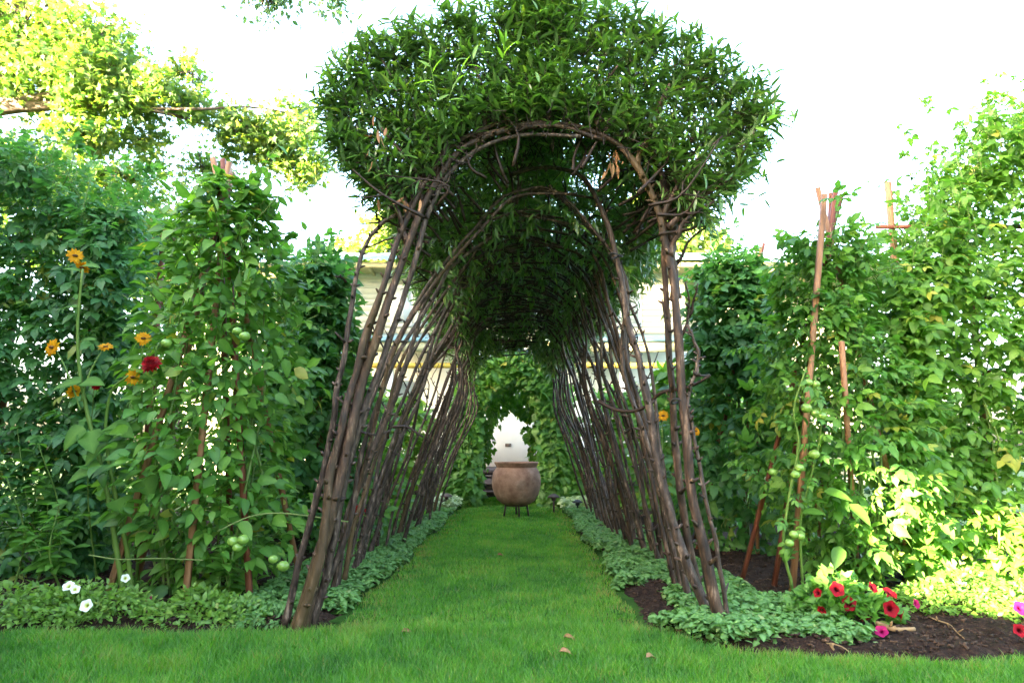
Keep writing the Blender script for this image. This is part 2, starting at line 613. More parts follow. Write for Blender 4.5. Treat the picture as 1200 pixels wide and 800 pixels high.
M['cream'] = surf_mat('cream_siding', [(0, (.46, .43, .33)), (1, (.52, .49, .38))], 3, 3, .6, .05, 30)
M['white'] = surf_mat('white_paint', [(0, (.74, .74, .72)), (1, (.80, .80, .78))], 3, 3, .55, .05, 30)
M['soffit'] = surf_mat('soffit_paint', [(0, (.30, .27, .14)), (1, (.36, .33, .19))], 3, 3, .6, .05, 30)
M['yellow'] = surf_mat('yellow_paint', [(0, (.40, .26, .03)), (1, (.46, .31, .05))], 3, 3, .6, .05, 30)
M['metal_roof'] = surf_mat('metal_roof', [(0, (.13, .22, .23)), (1, (.18, .28, .29))], 2, 3, .45, .05, 30, metal=.2)
M['deck'] = surf_mat('dark_deck_wood', [(0, (.022, .018, .02)), (1, (.06, .05, .055))], 6, 6, .7, .3, 40, (.2, 1, 1))
M['glass'] = surf_mat('window_glass', [(0, (.40, .42, .40)), (1, (.5, .52, .5))], 1, 2, .1, 0.0, 10, spec=.6)
M['black_plastic'] = surf_mat('black_plastic', [(0, (.010, .011, .014)), (1, (.022, .024, .03))], 8, 3, .45, .1, 40)
M['twine'] = surf_mat('green_twine', [(0, (.1, .15, .04)), (1, (.16, .2, .06))], 30, 3, .8, .2, 80)
M['tomato_fruit'] = surf_mat('unripe_tomato', [(0, (.10, .20, .03)), (.6, (.15, .27, .045)), (1, (.22, .32, .07))], 9, 3, .25, .02, 30, spec=.5)
M['gold'] = leaf_mat('gold_petal', [(.46, .20, .004), (.54, .27, .006), (.60, .34, .01)], rough=.55, trans=.3, tcol=(.8, .6, .3), midf=.15, midc=(.6, .2, .02), under=0.0, spec=.12)
M['brown_disc'] = surf_mat('flower_disc', [(0, (.06, .025, .01)), (1, (.2, .09, .02))], 60, 3, .9, .8, 200)
M['red'] = leaf_mat('red_petal', [(.12, .001, .003), (.2, .002, .004), (.27, .004, .006)], rough=.6, trans=.2, tcol=(.9, .3, .3), midf=.1, midc=(.35, .0, .01), under=0.0, spec=.12)
M['petunia_red'] = leaf_mat('red_petunia_petal', [(.17, .002, .007), (.22, .0025, .009), (.27, .005, .013)], rough=.6, trans=.25, tcol=(.9, .3, .3), midf=.75, midc=(.02, .001, .004), under=0.0, spec=.12)
M['petunia_pink'] = leaf_mat('magenta_petunia_petal', [(.22, .005, .055), (.28, .008, .075), (.33, .012, .1)], rough=.6, trans=.3, tcol=(.9, .3, .5), midf=.6, midc=(.2, .005, .06), under=0.0, spec=.12)
M['petunia_white'] = leaf_mat('white_petunia_petal', [(.72, .74, .66), (.78, .8, .74)], rough=.6, trans=.25, tcol=(.6, .62, .5), midf=.85, midc=(.62, .66, .12), under=0.0, spec=.12)
M['lilac'] = leaf_mat('lilac_petal', [(.42, .42, .62), (.55, .55, .72)], rough=.6, trans=.25, tcol=(.6, .6, .7), midf=.1, under=0.0)
M['dry'] = leaf_mat('dry_leaf', [(.14, .05, .018), (.2, .085, .03), (.26, .14, .06)], rough=.8, trans=.15, tcol=(.7, .5, .3), under=0.0)
M['straw'] = surf_mat('straw', [(0, (.15, .09, .035)), (1, (.27, .18, .09))], 10, 3, .8, .2, 50)


# ------------------------------------------------------------------ the setting: ground, lawn, beds
def front_edge(x):
    """Where the front lawn ends and the beds begin."""
    w = 0.03 * np.sin(x * 5.1 + 1) + 0.025 * np.sin(x * 11.3) + 0.015 * np.sin(x * 23.7 + .4)
    left = 3.97 + 0.02 * x
    right = 3.45 + 0.10 * np.clip(1.7 - x, 0, 1) * 0 + 0.05 * np.sin(x * 1.9)
    k = np.clip((x - 0.75) / 0.45, 0, 1)
    k = k * k * (3 - 2 * k)
    return left * (1 - k) + right * k + w


def path_l(y):
    return -0.98 + 0.012 * (y - 4) + 0.035 * np.sin(y * 2.3) + .02 * np.sin(y * 6.1)


def path_r(y):
    return 0.76 + 0.010 * (y - 4) + 0.035 * np.sin(y * 1.9 + 2) + .02 * np.sin(y * 7.3)


def in_lawn(x, y):
    return ((y < front_edge(x)) | ((x > path_l(y)) & (x < path_r(y)))) & (y < 14.2) | ((y > 12.0) & (y < 14.2) & (np.abs(x) < 1.5))


def grid(x0, x1, y0, y1, nx, ny, fz):
    xs, ys = np.linspace(x0, x1, nx), np.linspace(y0, y1, ny)
    X, Y = np.meshgrid(xs, ys)
    Z = fz(X, Y)
    V = np.stack([X, Y, Z], -1).reshape(-1, 3)
    i = np.arange((ny - 1) * (nx - 1))
    r, c = i // (nx - 1), i % (nx - 1)
    a = r * nx + c
    F = np.concatenate([np.stack([a, a + 1, a + nx + 1], 1), np.stack([a, a + nx + 1, a + nx], 1)])
    return V, F


def vnoise(X, Y, s, seed=0):
    out = np.zeros(X.shape)
    it = np.nditer([X, Y], flags=['multi_index'])
    for x, y in it:
        out[it.multi_index] = mnoise.noise(Vector((float(x) * s, float(y) * s, seed)))
    return out


mb = MB()
V, F = grid(-140, 140, -60, 220, 29, 29, lambda X, Y: X * 0 - 0.06)
mb.add(V, F)
structure('ground', mb, M['meadow'])

mb = MB()
V, F = grid(-7, 7, -6, 14.35, 71, 101, lambda X, Y: X * 0)
cx, cy = V[F].mean(1)[:, 0], V[F].mean(1)[:, 1]
keep = in_lawn(cx, cy) | in_lawn(cx + .15, cy) | in_lawn(cx - .15, cy) | in_lawn(cx, cy - .15)
mb.add(V, F[keep])
structure('lawn', mb, M['lawn'])


def soil_z(X, Y):
    return 0.015 + 0.035 * vnoise(X, Y, 1.7) + 0.030 * vnoise(X, Y, 7.0, 3) + 0.024 * vnoise(X, Y, 16.0, 5)


for nm, (x0, x1, y0, y1) in (('soil_bed_left', (-5.6, -0.80, 3.8, 11.2)), ('soil_bed_right', (0.55, 5.6, 3.25, 11.2))):
    mb = MB()
    nx, ny = int((x1 - x0) / .05), int((y1 - y0) / .06)

    def fz(X, Y):
        z = soil_z(X, Y)
        e = np.minimum(Y - front_edge(X), np.where(X < 0, path_l(Y) - X, X - path_r(Y)))
        e = np.clip((e + 0.02) / 0.16, 0, 1)
        return -0.04 + (z + 0.055) * e
    V, F = grid(x0, x1, y0, y1, nx, ny, fz)
    mb.add(V, F)
    structure(nm, mb, M['soil'], smooth=True)

# clods and chips of mulch on the soil
mb = MB()
n = 11000
P = np.stack([rng.uniform(-4.2, 4.4, n), 3.4 + 3.2 * rng.random(n) ** 1.6, np.zeros(n)], 1)
keep = ~in_lawn(P[:, 0], P[:, 1]) & ~in_lawn(P[:, 0], P[:, 1] - .03)
P = P[keep]
for p in P:
    s = rng.uniform(.003, .011)
    z = 0.022 + 0.035 * mnoise.noise(Vector((p[0] * 1.7, p[1] * 1.7, 0))) + 0.028 * mnoise.noise(Vector((p[0] * 7, p[1] * 7, 3)))
    e = min(p[1] - front_edge(p[0]), (path_l(p[1]) - p[0]) if p[0] < 0 else (p[0] - path_r(p[1])))
    z = -0.04 + (z + .055) * min(1, max(0, (e + .02) / .16))
    c = np.array([p[0], p[1], z + s * .3])
    a = rng.uniform(0, math.pi)
    d = np.array([math.cos(a), math.sin(a), rng.uniform(-.3, .3)])
    bar(mb, c - d * s * rng.uniform(.6, 2.2), c + d * s, s * 1.1, s * .7)
o = solo('mulch', mb, M['mulch'], 'dark crumbly mulch and clods lying on the soil beds', 'mulch', kind='stuff', base=(0, 4, 0))


# ------------------------------------------------------------------ grass
def make_grass():
    mb = MB()
    zones = [(2.2, 4.1, 15000, -3.6, 3.6, .0034), (4.1, 5.6, 10500, -1.2, 1.0, .004), (5.6, 8.0, 6500, -1.2, 1.0, .005), (8.0, 14.2, 3200, -1.6, 1.6, .007)]
    for y0, y1, dens, x0, x1, w in zones:
        n = int((y1 - y0) * (x1 - x0) * dens)
        x = rng.uniform(x0, x1, n)
        y = rng.uniform(y0, y1, n)
        k = in_lawn(x, y + rng.normal(0, .02, n))
        k &= np.abs(x) < 0.82 * y + 0.35
        x, y = x[k], y[k]
        n = len(x)
        pn = np.array([mnoise.noise(Vector((a * 1.6, b * 1.6, 2))) for a, b in zip(x, y)])
        pn2 = np.array([mnoise.noise(Vector((a * 5.5, b * 5.5, 9))) for a, b in zip(x, y)])
        edge = np.minimum(np.abs(front_edge(x) - y), np.minimum(np.abs(path_l(y) - x), np.abs(path_r(y) - x)))
        worn = np.clip(1 - np.minimum(x - path_l(y), path_r(y) - x) / .28, 0, 1) * (y > front_edge(x) - .1)
        thin = rng.random(n) > 0.55 * worn * (pn2 > -.1)
        x, y, pn, pn2, edge, worn = (a[thin] for a in (x, y, pn, pn2, edge, worn))
        n = len(x)
        front = y < front_edge(x)
        h = (0.030 + 0.018 * rng.random(n)) * (1 + .35 * pn2) * np.where(front, 1.25, 0.85) * (1 - .35 * worn)
        h += np.where((front_edge(x) - y < .12) & front, .022 * rng.random(n), 0)
        a = rng.uniform(0, 2 * math.pi, n) + 1.2 * pn
        lean = h * rng.uniform(.15, .95, n)
        dx, dy = np.cos(a), np.sin(a)
        wa = rng.uniform(0, 2 * math.pi, n)
        wx, wy = np.cos(wa) * w / 2, np.sin(wa) * w / 2
        z = np.zeros(n)
        b0 = np.stack([x - wx, y - wy, z], 1)
        b1 = np.stack([x + wx, y + wy, z], 1)
        mxx, mxy = x + dx * lean * .35, y + dy * lean * .35
        m0 = np.stack([mxx - wx * .8, mxy - wy * .8, h * .6], 1)
        m1 = np.stack([mxx + wx * .8, mxy + wy * .8, h * .6], 1)
        t = np.stack([x + dx * lean, y + dy * lean, h], 1)
        V = np.stack([b0, b1, m0, m1, t], 1).reshape(-1, 3)
        base = np.arange(n)[:, None, None] * 5
        F = (np.array([(0, 1, 3), (0, 3, 2), (2, 3, 4)])[None] + base).reshape(-1, 3)
        tint = np.clip(.42 + .42 * pn + .20 * rng.normal(size=n) + .34 * pn2 + .2 * worn, 0, .86)
        dead = rng.random(n) < .02 + .55 * worn * np.clip(pn2 + .35, 0, 1) + .16 * np.clip(pn2 - .28, 0, 1)
        tint[dead] = 1.0
        mb.add(V, F, np.repeat(tint, 5))
    solo('grass', mb, M['grass'], 'lush green lawn grass in front and down the tunnel path', 'grass', kind='stuff', base=(0, 4, 0))


make_grass()

# ------------------------------------------------------------------ the house behind
HY = 17.4


def make_house():
    h = thing('cream_house', 'pale cream lap sided house with metal roof behind the tunnel', 'house', (0, HY, 0))
    eave = at(400, 312, HY - .7)[2]

    def siding(name, x0, x1, z0, z1, y, mat, lap=.15, parent=h):
        mb = MB()
        z = z0
        while z < z1 - 1e-3:
            zt = min(z + lap, z1)
            V = [(x0, y, zt), (x1, y, zt), (x1, y - .0015, z), (x0, y - .0015, z), (x0, y, z), (x1, y, z)]
            mb.add(V, [(3, 2, 1), (3, 1, 0), (3, 4, 5), (3, 5, 2)])
            z = zt
        mb2 = box(mb, x0, x1, y + .002, y + .2, z0, z1)
        return part(name, mb2, mat, parent)
    part('wall', box(MB(), -4.7, 4.5, HY, HY + .2, .55, 3.62), M['white'], h)
    siding('wall', -4.7, 4.5, 3.62, eave, HY, M['cream'])
    siding('wall', -9.5, -4.72, .0, eave, HY + 1.2, M['cream'])
    siding('wall', 4.52, 9.5, .0, eave, HY + 1.0, M['cream'])
    # foundation
    part('foundation', box(MB(), -4.7, 4.5, HY + .0, HY + .2, -.05, .55), M['deck'], h)
    # upper windows
    for cx in (-2.6, .2, 2.8):
        w = part('window', box(MB(), cx - .55, cx + .55, HY - .06, HY + .05, 4.1, 5.2), M['white'], h)
        part('pane', box(MB(), cx - .47, cx - .02, HY - .075, HY - .055, 4.18, 5.12), M['glass'], w)
        part('pane', box(MB(), cx + .02, cx + .47, HY - .075, HY - .055, 4.18, 5.12), M['glass'], w)
    for cx in (-3.2, 3.0):
        w = part('window', box(MB(), cx - .6, cx + .6, HY - .06, HY + .05, 1.5, 2.7), M['white'], h)
        part('pane', box(MB(), cx - .52, cx - .02, HY - .075, HY - .055, 1.58, 2.62), M['glass'], w)
        part('pane', box(MB(), cx + .02, cx + .52, HY - .075, HY - .055, 1.58, 2.62), M['glass'], w)
    part('wall_vent', box(MB(), -.17, -.02, HY - .05, HY - .02, 1.04, 1.12), M['bronze'], h)
    # main roof: corrugated sheet, soffit, fascia and rafter tails
    mb = MB()
    nx = 260
    xs = np.linspace(-10, 10, nx)
    zc = .03 * np.cos(xs * 2 * math.pi / .16)
    y0, y1 = HY - .85, HY + 5
    V = np.concatenate([np.stack([xs, np.full(nx, y0), eave + .16 + zc], 1), np.stack([xs, np.full(nx, y1), eave + 2.0 + zc], 1),
                        np.stack([xs, np.full(nx, y0), eave + .13 + zc], 1)])
    F = []
    for i in range(nx - 1):
        F += [(i, i + 1, nx + i + 1), (i, nx + i + 1, nx + i), (2 * nx + i, 2 * nx + i + 1, i + 1), (2 * nx + i, i + 1, i)]
    mb.add(V, F)
    rf = part('roof', mb, M['metal_roof'], h)
    part('soffit', box(MB(), -10, 10, HY - .7, HY + 1.4, eave + .001, eave + .05), M['soffit'], h)
    part('fascia', box(MB(), -10, 10, HY - .74, HY - .702, eave - .04, eave + .1), M['soffit'], h)
    for x in np.arange(-9.6, 9.7, .6):
        part('rafter_tail', box(MB(), x - .03, x + .03, HY - .69, HY - .02, eave - .08, eave - .001), M['soffit'], rf)
    # porch: deck, roof, posts, beam, railing
    pz = at(470, 398, 15.6)[2]
    for x0, x1 in ((-4.6, -1.0), (.7, 4.4)):
        pr = part('porch_roof', MB().add([(x0 - .2, 15.4, pz), (x1 + .2, 15.4, pz), (x1 + .2, HY - .01, pz + .45), (x0 - .2, HY - .01, pz + .45),
                                          (x0 - .2, 15.4, pz - .08), (x1 + .2, 15.4, pz - .08), (x1 + .2, HY - .01, pz + .37), (x0 - .2, HY - .01, pz + .37)],
                                         [tuple(reversed(f)) for f in BOXF]), M['metal_roof'], h)
        part('porch_fascia', box(MB(), x0 - .2, x1 + .2, 15.43, 15.47, pz - .3, pz - .081), M['soffit'], pr)
        part('porch_beam', box(MB(), x0, x1, 15.5, 15.62, pz - .66, pz - .55), M['yellow'], h)
        for x in np.linspace(x0 + .08, x1 - .08, 3):
            part('porch_post', box(MB(), x - .06, x + .06, 15.66, 15.78, .55, pz - .1), M['white'], h)
        part('hand_rail', box(MB(), x0, x1, 15.5, 15.58, 1.4, 1.46), M['white'], h)
        for x in np.arange(x0 + .1, x1, .16):
            part('baluster', box(MB(), x - .015, x + .015, 15.52, 15.56, .56, 1.399), M['white'], h)
    dk = part('deck', box(MB(), -4.7, 4.5, 15.3, HY - .025, .45, .55), M['deck'], h)
    part('deck_skirt', box(MB(), -4.7, 4.5, 15.34, 15.38, -.05, .449), M['deck'], dk)
    st = part('porch_steps', box(MB(), -1.0, .7, 14.98, 15.29, -.05, .36), M['deck'], h)
    for i in range(3):
        z = .12 + i * .15
        part('tread', box(MB(), -1.05, .75, 14.45 + i * .28, 14.76 + i * .28, z - .035, z), M['deck'], st)
        part('riser', box(MB(), -1.0, .7, 14.5 + i * .28, 14.52 + i * .28, z - .15, z - .036), M['black_plastic'], st)


make_house()


# ------------------------------------------------------------------ willow tunnel
CROWN_PX = [(455, 232), (405, 205), (380, 165), (374, 112), (394, 72), (438, 40), (505, 14), (590, -8), (680, -8), (760, 14), (825, 48), (876, 88),
            (905, 120), (903, 165), (880, 205), (862, 228), (834, 262), (808, 258), (788, 230), (762, 190), (720, 158), (650, 140), (585, 148), (535, 172), (505, 215), (480, 245)]
CY = 4.1
_poly = np.array([at(x, y, CY) for x, y in CROWN_PX])[:, [0, 2]]
_c = np.array([.2, 2.35])
_poly[:18] = _c + (_poly[:18] - _c) * np.array([.945, .90])


def in_poly(pts, poly):
    x, y = pts[:, 0], pts[:, 1]
    inside = np.zeros(len(pts), bool)
    j = len(poly) - 1
    for i in range(len(poly)):
        xi, yi = poly[i]
        xj, yj = poly[j]
        c = ((yi > y) != (yj > y)) & (x < (xj - xi) * (y - yi) / (yj - yi + 1e-12) + xi)
        inside ^= c
        j = i
    return inside


def edge_dist(pts, poly):
    d = np.full(len(pts), 9.0)
    for i in range(len(poly)):
        a, b = poly[i], poly[(i + 1) % len(poly)]
        ab = b - a
        t = np.clip(((pts - a) @ ab) / (ab @ ab), 0, 1)
        d = np.minimum(d, np.linalg.norm(pts - (a + t[:, None] * ab), axis=1))
    return d


def crown_leaves(side, y0, y1, n_shoots, poly, cx, front=False, leaf_len=(.065, .115), hang=0.0):
    """Willow shoots with leaves for one half of the vault between y0 and y1."""
    lo, hi = poly.min(0), poly.max(0)
    Q = np.zeros((0, 2))
    while len(Q) < n_shoots:
        c = rng.uniform(lo, hi, (n_shoots * 3, 2))
        c = c[in_poly(c, poly)]
        c = c[(c[:, 0] - cx) * side > -.12]
        ed = edge_dist(c, poly)
        c = c[rng.random(len(c)) < np.where(ed < .16, 1.0, .45)]
        Q = np.vstack([Q, c])
    Q = Q[:n_shoots]
    yy = rng.uniform(y0, y1, n_shoots)
    if front:
        yy = np.where(rng.random(n_shoots) < .45, y0 + .16 * rng.random(n_shoots), yy)
    C = np.array([cx, 2.3])
    rad = Q - C
    out = nrm(np.stack([rad[:, 0], np.zeros(n_shoots), rad[:, 1] * .9], 1))
    d = out * .8 + rand_unit(n_shoots) * .55 + np.array([0, 0, .28])
    if front:
        fr = (yy < y0 + .25)
        d[fr] += np.array([0, -.75, 0]) * rng.random((fr.sum(), 1))
    d = nrm(d)
    # shoots low on the skirts and on the vault's underside droop
    low = (Q[:, 1] < 2.55) | (rng.random(n_shoots) < hang)
    d[low] = nrm(d[low] * .6 + np.array([0, 0, -.55]))
    L = rng.uniform(.14, .34, n_shoots)
    L[rng.random(n_shoots) < .15] *= 1.8
    base = np.stack([Q[:, 0], yy, Q[:, 1]], 1) - d * (L * .6)[:, None]
    tw = MB()
    PP, DD, NN, SS = [], [], [], []
    for i in range(n_shoots):
        m = rng.integers(8, 15)
        t = np.linspace(.12, 1, m)
        curve = base[i] + d[i] * (t * L[i])[:, None] + np.array([0, 0, -1]) * (.18 * L[i] * t ** 2)[:, None]
        ref = np.cross(d[i], [0.3, .2, 1])
        ref = ref / (np.linalg.norm(ref) + 1e-6)
        ref2 = np.cross(d[i], ref)
        an = np.arange(m) * 2.4 + rng.uniform(0, 6)
        rdir = np.cos(an)[:, None] * ref + np.sin(an)[:, None] * ref2
        ld = nrm(d[i] * .75 + rdir * .75 + np.array([0, 0, -.28]) + rng.normal(0, .18, (m, 3)))
        PP.append(curve)
        DD.append(ld)
        NN.append(nrm(np.array([0, 0, 1.0]) + .7 * d[i] + .35 * rng.normal(size=(m, 3))))
        SS.append(rng.uniform(*leaf_len, m) * (.75 + .35 * np.sin(np.pi * t)))
        if i % 2 == 0 or front:
            tube(tw, np.array([base[i] + rng.normal(0, .03, 3), curve[0], curve[m // 2] + rng.normal(0, .008, 3), curve[-1]]), np.array([.004, .0032, .0024, .0012]), 3, cap=False)
    return np.concatenate(PP), np.concatenate(DD), np.concatenate(NN), np.concatenate(SS), tw


def stem_mesh(path, r0, r1, n=26, sides=8, knobs=16, rough=.10, seed=0):
    mb = MB()
    P = catmull(path, n)
    t = np.linspace(0, 1, n)
    R = r0 + (r1 - r0) * t ** .8
    R *= 1 + rough * np.array([mnoise.noise(Vector((seed * 3.1, i * .55, 1.7))) for i in range(n)]) * 2
    R[0] *= 1.3
    R[1] *= 1.1
    P = P + np.array([[mnoise.noise(Vector((i * .33, seed, 4))), mnoise.noise(Vector((i * .33, seed, 9))), 0] for i in range(n)]) * .02 * np.clip(t * 8, 0, 1)[:, None]
    tube(mb, P, R, sides)
    T = nrm(np.gradient(P, axis=0))
    for _ in range(knobs):
        i = rng.integers(2, n - 2)
        rd = rand_unit(1)[0]
        rd = nrm(rd - T[i] * np.dot(rd, T[i]))
        a = P[i] + rd * R[i] * .6
        ln = rng.uniform(.014, .04) if rng.random() < .96 else rng.uniform(.05, .10)
        tip = a + (rd * .85 + T[i] * .5) * (ln + R[i] * .3)
        tube(mb, np.array([a, (a + tip) / 2, tip]), np.array([.014, .011, .006]) * (R[i] / .03) ** .5, 5)
    return mb


def arch_path(side, y, base_x, lean, z_top=2.72, over=.35, cx=0.0, drift=0.0):
    """A willow stem from the ground up the side and over the vault."""
    s = side
    pts = [(s * base_x, y, -.03), (s * (base_x - .10 * lean), y + drift * .15, .45), (s * (base_x - .24 * lean), y + drift * .35, 1.0),
           (s * (base_x - .42 * lean), y + drift * .6, 1.6), (cx * .6 + s * (.70 - .05 * lean), y + drift * .8, 2.08), (cx + s * .46, y + drift * .9, 2.46),
           (cx + s * .12, y + drift, z_top), (cx - s * over, y + drift, z_top - .03)]
    p = np.array(pts, float)
    p[1:, :] += rng.normal(0, .028, (len(p) - 1, 3))
    return p


ordinal = ['nearest', 'second', 'third', 'fourth', 'fifth', 'sixth', 'seventh', 'eighth', 'ninth', 'tenth', 'eleventh', 'farthest']


def px_path(pix, Y0, Y1=None):
    Y1 = Y1 if Y1 is not None else Y0
    m = len(pix)
    return np.array([at(x, y, Y0 + (Y1 - Y0) * i / (m - 1)) for i, (x, y) in enumerate(pix)])


FRONT = {
    -1: [([(347, 740), (368, 672), (392, 590), (414, 490), (438, 405), (468, 315), (498, 238), (530, 185), (580, 156), (650, 148), (710, 165)], .039, .014, 'bark'),
         ([(332, 736), (352, 655), (374, 570), (391, 490), (404, 410), (416, 330), (428, 288), (448, 262), (467, 250)], .023, .011, 'bark_grey'),
         ([(345, 742), (374, 655), (386, 570), (404, 480), (430, 392), (460, 300), (492, 225), (528, 172), (600, 138)], .031, .012, 'bark'),
         ([(362, 735), (388, 655), (398, 590), (420, 500), (452, 410), (482, 320), (505, 240), (540, 190), (600, 160), (680, 160)], .027, .012, 'bark_grey'),
         ([(356, 738), (380, 640), (398, 520), (425, 420), (445, 350), (470, 270), (495, 205), (520, 150)], .021, .012, 'bark')],
    1: [([(848, 738), (828, 662), (811, 570), (799, 460), (792, 360), (782, 290), (764, 230), (738, 184), (695, 154), (630, 144), (560, 160)], .037, .014, 'bark'),
        ([(838, 728), (810, 672), (786, 605), (768, 525), (752, 440), (738, 380), (722, 300), (706, 248), (682, 208), (640, 196), (600, 205)], .034, .012, 'bark_grey'),
        ([(826, 700), (806, 630), (794, 545), (788, 470), (784, 400), (780, 330), (778, 270), (784, 215), (800, 175), (832, 150)], .027, .014, 'bark'),
        ([(856, 738), (842, 655), (826, 580), (812, 505), (806, 462), (818, 430), (816, 405), (806, 380)], .015, .008, 'bark_grey'),
        ([(792, 350), (788, 300), (786, 250), (774, 205), (765, 170), (770, 130)], .030, .016, 'bark')],
}

N_CL = 12
ys_row = [4.06] + list(np.linspace(4.72, 10.6, N_CL - 1))
for side in (-1, 1):
    sname = 'left' if side < 0 else 'right'
    for i in range(N_CL):
        y = ys_row[i]
        bx = 1.22 + rng.normal(0, .03)
        w = thing('willow_tree', '%s clump of bare leaning willow stems %s of the leafy tunnel, %s' % (
            'thick front' if i == 0 else ordinal[i], 'on the left row' if side < 0 else 'on the right row',
            'nearest the viewer beside the lawn' if i == 0 else ('farthest, beside the clay urn' if i == N_CL - 1 else 'counting from the front')),
            'willow', (side * bx, y, 0), 'willows planted in two rows forming the tunnel')
        if i == 0:
            w['label'] = ('thick leaning willow clump at the front left corner of the tunnel' if side < 0
                          else 'thick upright willow clump at the front right corner of the tunnel')
        elif i == N_CL - 1:
            w['label'] = 'farthest willow clump in the %s row, beside the clay urn' % sname
        else:
            w['label'] = '%s willow clump from the front in the %s row of the tunnel' % (ordinal[i], sname)
        back = i / (N_CL - 1)
        cx = .17 * (1 - back) ** 1.2
        if i == 0:
            for k, (pix, r0, r1, bm) in enumerate(FRONT[side]):
                Yb = ground(*pix[0])[1] if pix[0][1] > 690 else 4.1
                p = px_path(pix, min(Yb, 4.35), (4.5 if (side > 0 and k == 1) else 3.95))
                p[0][2] = min(p[0][2], -.02) if pix[0][1] > 690 else p[0][2]
                part('stem', stem_mesh(p, r0, r1, 40, 10, 44, .09, seed=k + side * 10 + 30), M[bm], w, smooth=True)
            if side > 0:
                p = px_path([(702, 470), (716, 478), (735, 482), (755, 478), (768, 464), (785, 457), (808, 453), (834, 439)], 4.6, 4.05)
                part('side_branch', stem_mesh(p, .013, .010, 20, 6, 4, .12, 77), M['twig'], w, smooth=True, label='dark crooked side branch')
                for pix in ([(797, 395), (806, 372), (808, 352), (803, 330)], [(806, 372), (814, 350), (818, 332)], [(792, 310), (810, 280), (835, 262)], [(788, 460), (783, 420), (780, 380), (776, 350)]):
                    part('side_branch', stem_mesh(px_path(pix, 4.1, 4.0), .011, .004, 10, 5, 4, .1, 5), M['twig'], w, smooth=True)
            else:
                for pix in ([(405, 330), (398, 322)], [(446, 262), (440, 250)], [(460, 500), (478, 500), (495, 512)], [(390, 512), (420, 506), (440, 510)]):
                    part('side_branch', stem_mesh(px_path(pix, 4.15, 4.1), .009, .006, 8, 5, 2, .1, 3), M['twig'], w, smooth=True)
        else:
            ns = [4, 4, 5, 4, 4, 5, 4, 4, 4, 4, 4][i - 1]
            for k in range(ns):
                yy = y + (k - (ns - 1) / 2) * .13 + rng.normal(0, .03)
                if side < 0:
                    lean = 1.0 + .25 * back + rng.normal(0, .10)
                else:
                    lean = .72 + .55 * back + rng.normal(0, .10)
                r = rng.choice([.014, .018, .022, .028]) * (1 - .1 * back)
                p = arch_path(side, yy, bx + rng.normal(0, .05), lean, 2.74 - .22 * back + rng.normal(0, .05), rng.uniform(.05, .5), cx, rng.normal(0, .12))
                part('stem', stem_mesh(p, r, .009, 30, 7, 26, .10, seed=i * 7 + k + side * 50), M['bark' if rng.random() < .45 else 'bark_grey'], w, smooth=True)
            # a dead or bent shoot
            a = np.array([side * (bx - .3), y, rng.uniform(.9, 1.6)])
            p = np.array([a, a + [side * -.02, -.05, .15], a + [side * .06, -.08, .32], a + [side * rng.uniform(-.05, .15), -.1, .5]])
            part('side_branch', stem_mesh(p, .008, .004, 10, 5, 6, .1, i), M['twig'], w, smooth=True)
        if i == 0:
            for (tx, ty, tw_) in (((402, 508, .055), (432, 415, .05)) if side < 0 else ((797, 470, .05), (722, 300, .04))):
                c = at(tx, ty, 4.05 if side < 0 else (4.02 if tx > 760 else 4.3))
                a = np.linspace(0, 2 * math.pi, 20)
                part('tie', tube(MB(), np.stack([c[0] + tw_ * np.cos(a), c[1] + tw_ * np.sin(a), c[2] + .012 * np.sin(a * 2)], 1), .007, 5), M['black_plastic'], w, smooth=True)
            flare = ([[(498, 240), (484, 196), (446, 150)], [(488, 255), (458, 220), (412, 178)], [(512, 208), (520, 160), (502, 108)], [(560, 166), (572, 122), (556, 76)], [(478, 285), (462, 240), (450, 205)]] if side < 0 else
                     [[(776, 258), (802, 204), (846, 160)], [(782, 268), (822, 232), (868, 204)], [(746, 194), (762, 150), (784, 98)], [(700, 158), (702, 115), (724, 76)], [(784, 300), (800, 262), (836, 236)]])
            for k, pix in enumerate(flare):
                part('limb', stem_mesh(px_path(pix, 3.98, 3.86), .021, .007, 14, 7, 10, .14, k + 60), M['bark'], w, smooth=True)
        # branches rising from the vault into the crown
        br = MB()
        for k in range(16 if i == 0 else 8):
            th = rng.uniform(.15, 1.45)
            yb = y + rng.uniform(-.3, .35)
            a = np.array([cx + side * .72 * math.cos(th), yb, 2.15 + .55 * math.sin(th) - .1 * back])
            d = nrm(np.array([side * math.cos(th), rng.normal(0, .3), math.sin(th) + .2]))
            L = rng.uniform(.25, .5)
            q = np.array([a, a + d * L * .5 + rng.normal(0, .045, 3), a + d * L + rng.normal(0, .08, 3)])
            tube(br, catmull(q, 8), np.linspace(.012, .004, 8), 5)
            for _ in range(2):
                e = q[1] + nrm(d + rand_unit(1)[0] * .9) * L * .5
                tube(br, catmull(np.array([q[1], (q[1] + e) / 2 + rng.normal(0, .03, 3), e]), 6), np.linspace(.006, .002, 6), 4)
        part('branches', br, M['twig'], w, smooth=True, kind='stuff')
        # crown
        poly = _poly.copy()
